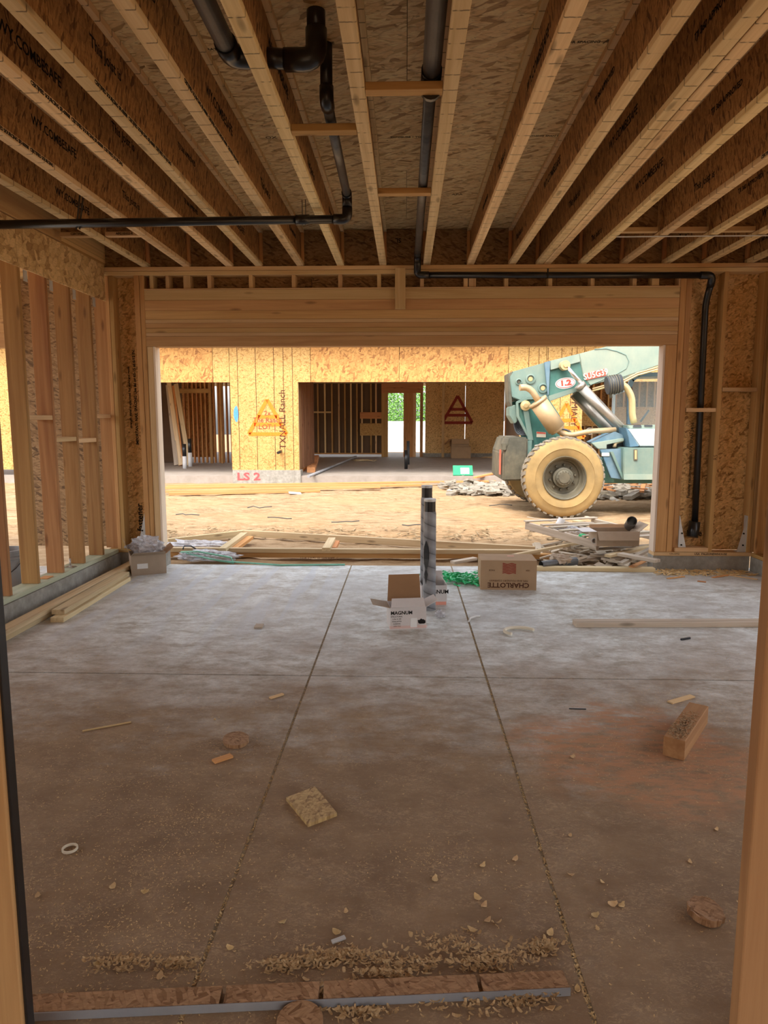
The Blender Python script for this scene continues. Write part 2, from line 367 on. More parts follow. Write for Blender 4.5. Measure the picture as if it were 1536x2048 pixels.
def tube(name, pts, r, mat, parent=None, seg=12, bend=None, cap=True, radii=None):
    """round tube along points; bend = radius for rounding corners"""
    P = [Vector(p) for p in pts]
    if bend:
        Q = [P[0]]
        for i in range(1, len(P)-1):
            a, b, c = P[i-1], P[i], P[i+1]; u = (a-b); v = (c-b); d = min(bend, u.length*.48, v.length*.48)
            s, e = b+u.normalized()*d, b+v.normalized()*d
            for k in range(6):
                t = k/5; Q.append((1-t)**2*s+2*t*(1-t)*b+t*t*e)
        Q.append(P[-1]); P = Q
    off = parent_loc(parent) if parent else Vector()
    vs = []; fs = []; n = len(P); nrm = None
    for i, p in enumerate(P):
        t = (P[min(i+1, n-1)]-P[max(i-1, 0)]).normalized()
        if nrm is None: nrm = t.orthogonal().normalized()
        else: nrm = (nrm-t*nrm.dot(t)).normalized()
        b = t.cross(nrm); rr = radii[i] if radii else r
        for k in range(seg):
            a = 2*math.pi*k/seg; vs.append(p-off+nrm*math.cos(a)*rr+b*math.sin(a)*rr)
    for i in range(n-1):
        for k in range(seg): fs.append((i*seg+k, i*seg+(k+1) % seg, (i+1)*seg+(k+1) % seg, (i+1)*seg+k))
    if cap: fs.append(tuple(range(seg-1, -1, -1))); fs.append(tuple((n-1)*seg+k for k in range(seg)))
    me = mesh(name, vs, fs)
    for f in me.polygons: f.use_smooth = len(f.vertices) == 4
    return obj(name, me, mat, parent)
def prism(name, pts, y0, y1, mat, parent=None, bevel=0):
    """outline in X-Z, given thickness in Y"""
    off = parent_loc(parent) if parent else Vector()
    n = len(pts); vs = [Vector((x, y0, z))-off for x, z in pts]+[Vector((x, y1, z))-off for x, z in pts]
    bm = bmesh.new(); V = [bm.verts.new(v) for v in vs]
    bm.faces.new(V[:n]); bm.faces.new(V[n:][::-1])
    for i in range(n): bm.faces.new((V[i], V[(i+1) % n], V[n+(i+1) % n], V[n+i]))
    bmesh.ops.recalc_face_normals(bm, faces=bm.faces)
    if bevel: bmesh.ops.bevel(bm, geom=list(bm.edges), offset=bevel, segments=2, affect='EDGES', clamp_overlap=True)
    me = bpy.data.meshes.new(name); bm.to_mesh(me); bm.free()
    return obj(name, me, mat, parent)
def lathe(name, prof, mat, parent=None, loc=(0, 0, 0), axis='Y', seg=48, smooth=True):
    """profile (r, h) turned about an axis"""
    vs = []; fs = []; n = len(prof)
    for k in range(seg):
        a = 2*math.pi*k/seg
        for r, h in prof:
            if axis == 'Y': vs.append((r*math.cos(a), h, r*math.sin(a)))
            else: vs.append((r*math.cos(a), r*math.sin(a), h))
    for k in range(seg):
        k2 = (k+1) % seg
        for i in range(n-1): fs.append((k*n+i, k2*n+i, k2*n+i+1, k*n+i+1))
    me = mesh(name, vs, fs); bm = bmesh.new(); bm.from_mesh(me)
    bmesh.ops.remove_doubles(bm, verts=bm.verts, dist=1e-5); bmesh.ops.recalc_face_normals(bm, faces=bm.faces)
    bm.to_mesh(me); bm.free()
    for f in me.polygons: f.use_smooth = smooth
    if smooth:
        try: me.set_sharp_from_angle(angle=math.radians(35))
        except Exception: pass
    return obj(name, me, mat, parent, Vector(loc)-(parent_loc(parent) if parent else Vector()))
def text(name, s, size, loc, rot, mat, parent=None, ext=.0004, bold=0, sx=1.0, flip=False):
    c = bpy.data.curves.new(name, 'FONT'); c.body = s; c.size = size; c.extrude = ext; c.align_x = 'CENTER'; c.align_y = 'CENTER'; c.resolution_u = 2
    c.offset = bold
    t = bpy.data.objects.new('t', c); COL.objects.link(t)
    bpy.context.view_layer.update()
    me = bpy.data.meshes.new_from_object(t.evaluated_get(bpy.context.evaluated_depsgraph_get()))
    bpy.data.objects.remove(t); me.materials.clear(); me.transform(Matrix.Diagonal((-sx if flip else sx, 1, 1, 1)))
    o = obj(name, me, mat, parent, Vector(loc)-(parent_loc(parent) if parent else Vector()), rot)
    return o
FRONT = (math.pi/2, 0, 0)         # lettering on a face that looks towards -Y
def card_box(name, w, d, h, loc, rz, mat, inside=None, open_top=False, flaps=(), rx=0.0):
    """cardboard box: four walls and bottom with real board thickness, optional flaps (side, length, angle)"""
    r = empty(name, loc, rz); r.rotation_euler = (rx, 0, rz); t = .005
    def pc(nm, x0, x1, y0, y1, z0, z1, m):
        vs = [(x, y, z) for z in (z0, z1) for x, y in ((x0, y0), (x1, y0), (x1, y1), (x0, y1))]
        me = mesh(nm, vs, [(3, 2, 1, 0), (4, 5, 6, 7), (0, 1, 5, 4), (1, 2, 6, 5), (2, 3, 7, 6), (3, 0, 4, 7)])
        return obj(nm, me, m, r)
    pc('side_panel', -w/2, w/2, -d/2, -d/2+t, 0, h, mat); pc('side_panel', -w/2, w/2, d/2-t, d/2, 0, h, mat)
    pc('end_panel', -w/2, -w/2+t, -d/2+t, d/2-t, 0, h, mat); pc('end_panel', w/2-t, w/2, -d/2+t, d/2-t, 0, h, mat)
    pc('bottom_panel', -w/2+t, w/2-t, -d/2+t, d/2-t, 0, t, mat)
    if not open_top: pc('lid', -w/2, w/2, -d/2, d/2, h, h+t, mat)
    for side, ln, a, m in flaps:
        # flap hinged at the top edge; a = angle from vertical outward
        vs = []; lw = (w if side in ('front', 'back') else d)-.01
        for (u, v) in ((-lw/2, 0), (lw/2, 0), (lw/2-.01, ln), (-lw/2+.01, ln)):
            for q in (0, t*.7):
                o_ = v*math.sin(a)+q*math.cos(a); z_ = h+v*math.cos(a)-q*math.sin(a)
                if side == 'front': vs.append((u, -d/2-o_, z_))
                if side == 'back': vs.append((u, d/2+o_, z_))
                if side == 'left': vs.append((-w/2-o_, u, z_))
                if side == 'right': vs.append((w/2+o_, u, z_))
        me = mesh('flap', vs, [(0, 2, 4, 6), (7, 5, 3, 1), (0, 1, 3, 2), (2, 3, 5, 4), (4, 5, 7, 6), (6, 7, 1, 0)])
        obj('flap', me, m, r)
    return r
def crumple(name, loc, size, mat, parent=None, seed=1, amp=.35, sub=4, flat=.6):
    bm = bmesh.new(); bmesh.ops.create_icosphere(bm, subdivisions=sub, radius=1)
    R = random.Random(seed); from mathutils import noise as nz
    for v in bm.verts:
        n = v.co.normalized(); q = nz.turbulence(n*2.2+Vector((seed*3.1, 0, 0)), 4, True)
        v.co = n*(1-amp+amp*1.6*q); v.co.x *= size[0]; v.co.y *= size[1]; v.co.z *= size[2]
        if v.co.z < -size[2]*flat: v.co.z = -size[2]*flat
    me = bpy.data.meshes.new(name); bm.to_mesh(me); bm.free()
    for f in me.polygons: f.use_smooth = False
    return obj(name, me, mat, parent, loc)

# ================================================================== LARGE STRUCTURE
WX0, WX1 = -2.95, 3.50        # room faces of the left and right walls
# floor: six bays cut by recessed joints
fl = struct(empty('floor'))
jg = .007
xs = [(-3.09, -.565-jg), (-.565+jg, .485-jg), (.485+jg, 3.64)]
for x0, x1 in xs:
    for y0, y1 in ((-4.0, .3), (.31, 3.95-.008), (3.95+.008, 7.13)):
        slab('floor_slab', x0, x1, y0, y1, -.15, 0, 'floor', fl)
for jx in (-.565, .485): slab('joint_filler', jx-jg, jx+jg, -4, 7.12, -.14, -.004, 'joint', fl)
for x0, x1 in ((-3.05, -.575), (-.555, .475), (.495, 3.6)): slab('joint_filler', x0, x1, 3.94, 3.96, -.14, -.012, 'ink', fl); slab('joint_filler', x0, x1, .299, .311, -.14, -.012, 'ink', fl)
slab('floor_slab', -9.0, -3.24, -4.0, 7.0, -.15, -.002, 'floor', fl)
# yard
def yard():
    from mathutils import noise as nz
    vs = []; fs = []; nx, ny = 330, 230; X0, X1, Y0, Y1 = -11.0, 9.5, 7.14, 18.0
    for j in range(ny+1):
        ty = j/ny; Y = Y0+(Y1-Y0)*ty**1.15
        for i in range(nx+1):
            X = X0+(X1-X0)*i/nx
            z = -.065+.030*nz.noise(Vector((X*.8, Y*1.3, 1)))+.022*nz.noise(Vector((X*3, Y*6, 4)))+.010*nz.noise(Vector((X*11, Y*14, 9)))
            # wheel tracks along X with cleat marks
            for yc, wd in ((9.4, .26), (10.3, .25), (12.2, .3), (13.9, .3), (15.1, .25)):
                d = abs(Y-yc-.08*math.sin(X*.5+yc))
                if d < wd:
                    k = math.cos(d/wd*math.pi/2); ph = math.sin((X*2+ (Y-yc)*5)*math.pi*2/.34)
                    z += k*(-.024+.020*ph)
            z -= .03*math.exp(-((Y-7.5)/.5)**2)
            if Y < 7.4: z = min(z, -.05)
            z += .13*math.exp(-((X-1.42)/.45)**2-((Y-11.9)/.35)**2)
            if Y > 17.2: z = min(z, -.05)
            vs.append((X, Y, z))
    for j in range(ny):
        for i in range(nx):
            a = j*(nx+1)+i; fs.append((a, a+1, a+nx+2, a+nx+1))
    me = mesh('ground', vs, fs)
    for f in me.polygons: f.use_smooth = True
    return struct(obj('ground', me, 'sand'))
yard()
struct(slab('far_ground', -60, 60, -60, 90, -.6, -.25, 'sand'))
# ceiling sheathing
ce = struct(empty('ceiling'))
ZC = 3.376
rows = [4.26+1.22*k for k in range(-5, 3)]
for r_, y0 in enumerate(rows[:-1]):
    y1 = min(rows[r_+1], 7.10)
    off = -9.76 + (1.22 if r_ % 2 else 0)
    for k in range(1, 6):
        xa, xb = max(off+2.44*k, -7.0), min(off+2.44*(k+1), 3.9)
        if xb < -7 or xa > 3.5: continue
        slab('sheathing_panel', xa+.0015, xb-.0015, y0+.0015, y1-.0015, ZC, ZC+.022, 'deck', ce)
for xa, xb in ((-7.0, -3.66), (-3.66, -1.22), (-1.22, 1.22), (1.22, 3.66)): slab('sheathing_panel', xa+.0015, xb-.0015, 6.7015, 7.10, ZC, ZC+.022, 'deck', ce)
slab('roof_deck', -7.0, 3.9, -1.84, 7.16, ZC+.03, ZC+.06, 'housewrap', ce)  # added, unseen: blocks sky through the panel gaps and over the left bay
for yy, ss, xx in ((3.73, 'APA', 1.02), (3.73, 'SIZED FOR SPACING', .83), (3.70, 'TOP', 1.45), (4.87, 'SHEATHING SPAN EXPOSURE 1', .95), (4.87, 'JB', -1.7), (6.04, 'APA', .42), (6.04, 'EXPOSURE 1', -.15), (3.70, '252 1-OC', -.42), (3.74, 'APA RATED', -1.0), (4.86, 'EXPOSURE 1 TOP', .0), (6.04, 'SPAN', .83), (4.84, 'OX', -.9)):
    text('panel_print', ss, .05 if ss in ('APA', 'TOP', 'JB', 'OX') else .028, (xx, yy, ZC-.0008), (math.pi, 0, 0) if yy > 3.72 else (0, math.pi, 0), 'fade', ce, bold=.001)

# far wall (with the garage opening)
wf = struct(empty('wall_far'))
Y0, Y1 = 7.0, 7.14
stud('top_plate', -4.2, 3.64, Y0, Y1, 2.982, 3.02, 'stud_light', wf)
stud('top_plate', -4.2, 3.64, Y0, Y1, 2.940, 2.979, 'stud_light', wf)
# glulam header: laminations
z = 2.25
for k, (h, m) in enumerate(((.10, 'header'), (.035, 'stud_light'), (.045, 'header'), (.05, 'header'), (.035, 'stud_light'), (.085, 'header'), (.10, 'header'), (.10, 'stud_light'))):
    stud('lamination', -2.60, 2.655, Y0+.002*(k % 2), Y1-.01, z, z+h-.0012, m, wf); z += h
stud('header_plate', -2.60, 2.655, Y0-.004, Y1, 2.80, 2.812, 'stud_light', wf)
# cripples between header and plate, with sheathing behind
for px, w in ((302, .038), (334, .038), (373, .07), (418, .038), (501, .038), (587, .038), (680, .038), (758, .038), (844, .038), (932, .038), (945, .07), (1013, .038), (1101, .038), (1186, .038), (1270, .038), (1312, .07), (1362, .03)):
    X = atY(px, 565, 7.0).x
    stud('cripple_stud', X-w/2, X+w/2, Y0+.01, Y1-.012, 2.813, 2.938, 'stud_light', wf)
stud('scab_block', atY(790, 560, 6.98).x, atY(811, 560, 6.98).x, 6.955, 6.995, 2.60, 2.985, 'stud_light', wf)
# jamb studs left and right of opening
for x0, x1, z1, m, y0 in ((-2.535, -2.515, 2.248, 'jamb_lit', Y0-.001), (-2.595, -2.536, 2.248, 'stud_light', Y0), (-2.645, -2.600, 2.938, 'stud', Y0), (-2.700, -2.650, 2.938, 'stud', Y0), (-2.955, -2.915, 2.938, 'stud', Y0), (-2.995, -2.958, 2.938, 'stud', Y0),
                      (2.525, 2.545, 2.248, 'jamb_lit', Y0-.001), (2.546, 2.655, 2.248, 'stud', Y0), (2.66, 2.715, 2.938, 'stud', Y0), (2.72, 2.775, 2.938, 'stud', Y0+.012), (3.075, 3.115, 2.938, 'stud', Y0), (3.46, 3.498, 2.938, 'stud', Y0), (3.502, 3.54, 2.938, 'stud', Y0), (3.56, 3.60, 2.938, 'stud', Y0)):
    stud('jamb_stud', x0, x1, y0, Y1-.012, .190, z1, m, wf)
for x0, x1, zz in ((2.78, 3.07, 1.60), (3.12, 3.455, 1.80)):
    stud('block', x0, x1, Y0, Y1-.012, zz, zz+.038, 'stud_light', wf)
stud('block', 2.74, 3.07, Y0-.015, Y1-.02, .192, .235, 'stud_light', wf)
# sheathing behind the framing
for x0, x1, za, zb in ((-4.0, -3.005, .19, 3.35), (-3.0, -2.60, .19, 3.35), (-2.60, -.95, 2.81, 3.35), (-.945, 1.49, 2.81, 3.35), (1.495, 2.66, 2.81, 3.35), (2.665, 3.11, .19, 3.35), (3.115, 3.64, .19, 3.35)):
    slab('sheathing_panel', x0, x1, Y1, Y1+.012, za, zb, 'rim_osb' if x0 == -4.0 or za > 2 else 'wall_osb', wf)  # leftmost panel takes the darker board colour to paint its shade
slab('leak_cover', -4.0, -2.60, Y1+.013, Y1+.016, .19, 3.40, 'housewrap', wf); slab('leak_cover', -2.60, 3.64, Y1+.013, Y1+.016, 2.81, 3.40, 'housewrap', wf); slab('leak_cover', 2.665, 3.64, Y1+.013, Y1+.016, .19, 2.81, 'housewrap', wf)  # added backing layer that stops daylight leaking between the sheathing panels
# rim board above plates
for k in range(4): stud('lamination', -9.0, -4.02, Y0+.002*k, Y1-.01, 2.25+.14*k, 2.389+.14*k, 'header', wf)
slab('sheathing_panel', -9.0, -4.01, Y1, Y1+.012, 2.25, 3.5, 'wall_osb', wf)
for x0, x1 in ((-4.2, -1.76), (-1.755, .68), (.685, 3.12), (3.125, 5.6)):
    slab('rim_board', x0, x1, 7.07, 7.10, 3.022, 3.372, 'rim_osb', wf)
text('board_print', 'SL', .06, (-.08, 7.0685, 3.27), (math.pi/2, math.pi, 0), 'ink', wf, bold=.001)
text('board_print', '1.25E TS', .035, (-.30, 7.0685, 3.28), (math.pi/2, math.pi, 0), 'ink', wf)
text('board_print', 'equi', .05, (1.75, 7.0685, 3.17), FRONT, 'ink', wf)
# sill plates and concrete curbs
stud('sill_plate', 2.53, 3.52, Y0-.01, Y1, .150, .188, 'stud_light', wf)
stud('sill_plate', -3.09, -2.51, Y0, Y1, .150, .188, 'stud', wf)
slab('curb', 2.53, 3.50, Y0+.005, Y1+.02, 0, .149, 'curb', wf)
slab('curb', -3.25, -2.50, Y0+.005, Y1+.02, 0, .149, 'curb', wf)
text('sill_writing', 'USA  PALEONEWHOUSE', .030, (3.10, 6.9895, .170), FRONT, 'ink', wf, bold=.0006)
text('sill_writing', 'CN-AMD', .026, (2.74, 6.9895, .170), FRONT, 'ink', wf)
text('board_print', '  Fastener recommendation APA  SPAN 24/16', .042, (2.905, 7.1385, 1.10), (math.pi/2, -math.pi/2, 0), 'fade', wf, bold=.0012)
text('board_print', 'STRUCTURAL PANEL EDGES MUST BE 1/8', .026, (2.955, 7.1385, .95), (math.pi/2, -math.pi/2, 0), 'ink', wf, bold=.001)
text('board_print', 'III  Base', .085, (2.93, 7.1385, .36), (math.pi/2, 0, 0), 'ink', wf, bold=.002)
text('board_print', 'IMPORTANT: NAIL SPACING Use 8d or 65-15 at 6/12 IN.', .040, (-2.79, 7.1385, 1.75), (math.pi/2, -math.pi/2, 0), 'ink', wf, bold=.0014)
text('board_print', 'strength panel is approved for walls and roofs', .034, (-2.85, 7.1385, 1.75), (math.pi/2, -math.pi/2, 0), 'ink', wf, bold=.001)
text('board_print', 'fastener', .09, (-2.80, 7.1385, .50), (math.pi/2, -math.pi/2, 0), 'ink', wf, bold=.002)
text('stud_writing', 'R5', .05, (3.095, 6.9995, 1.15), (math.pi/2, -math.pi/2, 0), 'inkb', wf)
# hold-down brackets (galvanised triangles)
def holddown(x, flip, lab):
    r = empty('hold_down_bracket', (x, 7.02, .19)); s = -1 if flip else 1
    prism('gusset_plate', [(x, .195), (x+s*.085, .195), (x+s*.060, .30), (x+s*.022, .46), (x, .56)], 7.012, 7.017, 'galv', r)
    slab('base_plate', min(x, x+s*.085), max(x, x+s*.085), 7.01, 7.08, .189, .195, 'galv', r)
    slab('back_flange', min(x, x-s*.004), max(x, x-s*.004), 7.01, 7.08, .195, .56, 'galv', r)
    for q in (.26, .38): lathe('bolt', [(0, -.006), (.009, -.006), (.009, 0), (0, 0)], 'ink', r, (x+s*.028, 7.011, q), seg=10)
    tag(r, lab, 'bracket')
holddown(2.782, False, 'white metal hold-down bracket at foot of the stud bay with the black pipe')
holddown(3.455, True, 'white metal hold-down bracket at right end of the wide stud bay')
holddown(-2.705, True, 'white metal hold-down bracket left of the opening, behind the filled box')

# left wall: open studs
wl = struct(empty('wall_left'))
ys = [5.045+.406*k for k in range(-14, 6)]
for k, y in enumerate(ys):
    if y < -.7: continue
    stud('stud', -3.14, -3.0, y-.019, y+.019, .190, 2.94, 'stud_shaded', wl)
for (ya, yb, zz) in ((6.70, 7.0, 1.54), (6.29, 6.66, 1.31), (5.88, 6.25, 1.33), (5.48, 5.84, 1.52), (4.66, 5.02, 1.45), (4.26, 4.61, 1.5)):
    stud('block', -3.14, -3.004, ya-.012, yb+.008, zz, zz+.038, 'stud_light', wl)
stud('sill_plate', -3.15, -2.985, -.7, 6.99, .150, .188, 'sill_green', wl)
slab('curb', -3.24, -2.97, -.7, 6.99, 0, .149, 'curb', wl)
for y0, y1 in ((-1.9, .53), (.535, 2.97), (2.975, 5.41), (5.415, 6.985)):
    slab('sheathing_band', -2.998, -2.985, y0, y1, 2.69, 3.035, 'band_osb', wl)
stud('top_plate', -3.14, -3.0, -.7, 6.99, 2.945, 3.02, 'stud', wl)
stud('ledger_beam', -3.09, -2.975, -.7, 6.12, 3.045, 3.365, 'header', wl)
slab('rim_board', -3.04, -3.0, 6.13, 7.06, 3.03, 3.36, 'wall_osb', wl)
for y in (5.07, 5.51, 5.91, 6.32, 6.72):
    slab('strap_tie', -2.998, -2.994, y-.005, y+.05, 2.60, 2.685, 'galv', wl)
for y, zz in ((6.12, 0), ):
    b = empty('anchor_bolt', (-3.05, 6.08, .188), parent=wl)
    tube('bolt_shaft', [(-3.05, 6.08, .189), (-3.05, 6.08, .27)], .008, 'steel', b, 8)
    slab('washer', -3.09, -3.01, 6.04, 6.12, .189, .195, 'steel', b)
    lathe('nut', [(0, .195), (.015, .195), (.015, .21), (0, .21)], 'steel', b, (-3.05, 6.08, 0), 'Z', 6, False)
stud('wood_chip', -3.09, -3.01, 5.60, 5.70, .189, .196, 'orange_lumber', wl)

# right wall
wr = struct(empty('wall_right'))
for k in range(20):
    y = 6.93-.406*k
    if y < -.7: break
    stud('stud', 3.505, 3.64, y-.019, y+.019, .190, 2.938, 'stud', wr)
stud('sill_plate', 3.50, 3.64, -.7, 6.98, .150, .188, 'stud', wr)
stud('top_plate', 3.50, 3.64, -.7, 6.98, 2.94, 3.02, 'stud', wr)
slab('curb', 3.50, 3.66, -.7, 6.99, 0, .149, 'curb', wr)
for y0, y1 in ((6.3, 7.13),):
    slab('sheathing_panel', 3.645, 3.657, y0, y1, .15, 3.35, 'side_osb', wr)

# back wall: the open-framed partition the photographer stands in
wb = struct(empty('wall_back'))
YB = 1.30
for x in (-2.6, -2.2, -1.8, -1.4, 1.1, 1.4, 1.8, 2.2, 2.6, 3.0):
    stud('stud', x-.019, x+.019, YB, YB+.089, .04, 2.94, 'stud', wb)
stud('top_plate', -2.93, 3.49, YB, YB+.089, 2.945, 3.02, 'stud', wb)
stud('sole_plate', -2.93, -.90, YB, YB+.089, .001, .039, 'stud', wb)
stud('sole_plate', .88, 3.49, YB, YB+.089, .001, .039, 'stud', wb)
xl = atZ(40, 1600, 0)  # door studs: edges seen at both sides of the picture
XL = atY(70, 2048, YB+.036).x; XR = atY(1457, 2048, YB+.036).x
stud('door_stud', XL-.085, XL-.006, YB, YB+.036, .001, 2.30, 'near_stud', wb)
stud('black_strip', XL-.006, XL, YB+.010, YB+.036, .001, 2.30, 'black', wb)  # black strip along the inner side of the left door stud
stud('door_stud', XR, XR+.105, YB+.0, YB+.036, .001, 2.30, 'near_stud', wb)
stud('door_header', XL-.085, XR+.105, YB, YB+.089, 2.31, 2.55, 'header', wb)
stud('door_stud', XL-.13, XL-.088, YB, YB+.089, .04, 2.94, 'near_stud', wb)
stud('door_stud', XR+.108, XR+.150, YB, YB+.089, .04, 2.94, 'near_stud', wb)
wo = struct(empty('rear_light_block'))  # unseen rear wall, added to cut the light from behind
for x0, x1, za, zb in ((-7.0, -3.2, 0, 3.35), (-3.195, -.8, 0, 3.35), (-.795, .795, 2.15, 3.35), (.8, 3.66, 0, 3.35)):
    slab('sheathing_panel', x0, x1, -1.86, -1.845, za, zb, 'wall_osb', wo)
# ------------------------------------------------------------------ joists
JX = [-2.58, -2.17, -1.745, -1.45, -1.04, -.645, -.228, .200, .625, 1.03, 1.295, 1.369, 1.71, 2.11, 2.515, 2.90, 3.31]
JA, JB = -1.8, 7.06
me_fb = box_mesh(JB-JA, .068, .036, 'flange')
def web_mesh(y0, y1):
    k = ('w', y0, y1)
    if k not in _bc:
        h = (y1-y0)/2
        vs = [(sx*.005, sy*h, sz*.139) for sz in (-1, 1) for sx, sy in ((-1, -1), (1, -1), (1, 1), (-1, 1))]
        me = mesh('web_panel', vs, [(3, 2, 1, 0), (4, 5, 6, 7), (0, 1, 5, 4), (1, 2, 6, 5), (2, 3, 7, 6), (3, 0, 4, 7)])
        me.materials.append(M['web']); _bc[k] = me
    return _bc[k]
ordn = ['first', 'second', 'third', 'fourth', 'fifth', 'sixth', 'seventh', 'eighth', 'ninth', 'tenth', 'eleventh', 'twelfth', 'thirteenth', 'fourteenth', 'fifteenth', 'sixteenth', 'seventeenth']
txts = {}
for wname, s, sz in (('comb', 'WY.COMBESAFE', .075), ('trus', 'This Joist is', .075), ('appr', 'TJI 360 APPROVED', .045), ('cert', 'CERTIFIED SOURCING SFI-00008  CERTIFIED SOURCING SFI-00008  CERTIFIED SOURCING', .026)):
    t = text('lettering', s, sz, (0, 0, 0), (0, 0, 0), 'ink', bold=.001); txts[wname] = t.data; bpy.data.objects.remove(t)
R = random.Random(3)
for i, X in enumerate(JX):
    j = empty('ceiling_joist', (X, (JA+JB)/2, 3.02))
    note = {10: ', left of the touching pair', 11: ', right of the touching pair', 5: ', pierced by the large black pipe', 6: ', left of the straight pipe run', 7: ', right of the straight pipe run'}.get(i, '')
    tag(j, 'wooden I-joist with strand-board web, %s from the left wall%s' % (ordn[i], note), 'joist', 'wooden I-joists under the subfloor')
    for zz in (.019, .337):
        o = obj('bottom_flange' if zz < .1 else 'top_flange', me_fb, None, j, (0, 0, zz), (0, 0, math.pi/2))
    cuts = [JA]; y = JA+R.uniform(.3, 1.2)
    while y < JB-.2: cuts.append(round(y, 2)); y += 1.22
    cuts.append(JB)
    side = -1 if X > -.0 else 1
    nt_ = 0
    for a, b in zip(cuts, cuts[1:]):
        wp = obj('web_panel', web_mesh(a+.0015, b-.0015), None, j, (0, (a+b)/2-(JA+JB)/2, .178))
        if b-a > .9 and a > .6:
            key = ('comb', 'trus', 'appr')[(nt_+i) % 3]; nt_ += 1
            rot = (math.pi/2, 0, -math.pi/2) if side < 0 else (math.pi/2, 0, math.pi/2)
            q = obj('lettering', txts[key], 'ink', wp, (side*.0057, R.uniform(-.15, .15), R.uniform(-.03, .05)), rot)
    if i in (1, 2, 3, 13, 14, 15, 0, 4):
        fb = [c for c in j.children if c.name.startswith('bottom_flange')][0]
        # local X of the flange runs along the joist
        q = obj('lettering', txts['cert'], 'ink', fb, (1.2, -side*.0347, 0), (math.pi/2, 0, 0) if side > 0 else (math.pi/2, 0, math.pi))
    for s in (-1, 1):
        st = lumber('web_stiffener', (X+s*.021, 7.03, 3.062), (X+s*.021, 7.03, 3.335), .028, .05, 'orange_lumber', None, up=(0, 1, 0))
        st.parent = j; st.location = Vector(st.location)-Vector(j.location)
# I-joist blocking pieces across the bays
def blocking(xa, xb, y, lab, print_=None):
    r = empty('joist_blocking', ((xa+xb)/2, y, 3.02)); tag(r, lab, 'blocking')
    stud('bottom_flange', xa, xb, y-.034, y+.034, 3.001, 3.019, 'stud', r) if False else None
    for z0 in (3.058, 3.30): stud('flange', xa, xb, y-.03, y+.03, z0, z0+.036, 'stud_light', r)
    slab('web', xa, xb, y-.005, y+.005, 3.094, 3.30, 'rim_osb', r)
    if print_: text('lettering', print_, .026, ((xa+xb)/2, y-.0305, 3.076), FRONT, 'ink', r, bold=.0006)
for k, (xa, xb, pr) in enumerate(((-2.93, -2.62, 'CERTIFIED'), (-2.54, -2.21, 'APC 13152-R'))):
    blocking(xa, xb, 6.03, 'short I-joist block between joists beside the left ledger beam, ' + ('nearer the beam' if k == 0 else 'farther from the beam'), pr)
for k, (a, b) in enumerate(((1.75, 2.07), (2.15, 2.475), (2.555, 2.86), (2.94, 3.27))):
    blocking(a, b, 6.03, 'short I-joist block in the right-hand bays, %s from the doubled joists' % ordn[k])
t = lumber('lit_edge_strip', (1.73, 5.985, 3.014), (3.48, 5.985, 3.014), .03, .003, 'galv'); tag(t, 'long pale strip standing in for the lit lower edge of the right-hand joist blocks', 'strap')  # added pale strip imitating the lit bottom edge of the block flanges
# solid blocks between the centre joists
for k, (px0, px1, py, xa, xb, where) in enumerate(((580, 713, 262, -.608, -.264, 'in the bay with the bent pipe'), (730, 893, 178, -.192, .164, 'in the straight pipe bay, nearer the camera'), (755, 866, 387, -.192, .164, 'in the straight pipe bay, nearer the opening'))):
    yb = {0: 3.86, 1: 3.42, 2: 4.88}[k]
    o = stud('wood_block', xa, xb, yb-.02, yb+.045, 3.021, 3.058, 'stud', None)
    tag(o, 'brown wooden cross block between two joists ' + where, 'block')

# ------------------------------------------------------------------ pipes under the ceiling
def fitting(p, d, r, ln, parent, name='coupling'):
    p = Vector(p); d = Vector(d).normalized()
    tube(name, [p-d*ln/2, p+d*ln/2], r, 'black', parent, 16)
# large pipe
zb = 3.17
pE = atY(632, 30, 3.43); pE.z = 3.17
A0 = Vector((-.800, 1.2, 3.13)); A1 = Vector((-.805, 3.40, zb)); A2 = Vector((pE.x, 3.43, zb)); A3 = Vector((pE.x, 3.43, ZC+.06))
pr = empty('drain_pipe', A0); tag(pr, 'large black drain pipe bending through a joist and up into the subfloor', 'pipe', None)
tube('pipe_run', [A0, A1-Vector((0, .10, 0))], .043, 'grey_abs', pr, 20)
tube('elbow', [A1-Vector((0, .13, 0)), A1, A1+Vector((.14, 0, 0))], .050, 'black', pr, 20, bend=.10)
tube('pipe_run', [A1+Vector((.12, 0, 0)), A2-Vector((.12, 0, 0))], .043, 'black', pr, 20)
tube('elbow', [A2-Vector((.15, 0, 0)), A2, A2+Vector((0, 0, .13))], .050, 'black', pr, 20, bend=.11)
tube('pipe_run', [A2+Vector((0, 0, .12)), A3], .043, 'black', pr, 20)
# bent smaller pipe and the long run to the left
XV = -.405
B = [Vector((XV-.0, 3.71, ZC+.05)), Vector((XV, 3.71, 3.11)), Vector((-.43, 5.24, 3.13)), Vector((-.43, 5.24, 2.965)), Vector((-2.97, 4.95, 2.868))]
pr = empty('vent_pipe', B[0]); tag(pr, 'long black pipe crossing under the left joists with a riser at its right end', 'pipe')
tube('riser', [B[0], B[1]+Vector((0, 0, .05))], .031, 'black', pr, 16)
tube('elbow', [B[1]+Vector((0, 0, .07)), B[1], B[1]+(B[2]-B[1]).normalized()*.07], .036, 'black', pr, 16, bend=.06)
tube('pipe_run', [B[1]+(B[2]-B[1]).normalized()*.05, B[2]-(B[2]-B[1]).normalized()*.04], .029, 'grey_abs', pr, 16)
tube('elbow', [B[2]-(B[2]-B[1]).normalized()*.07, B[2], B[2]-Vector((0, 0, .08))], .036, 'black', pr, 16, bend=.05)
tube('elbow', [B[3]+Vector((0, 0, .08)), B[3], B[3]-Vector((.10, 0, 0))], .037, 'black', pr, 16, bend=.06)
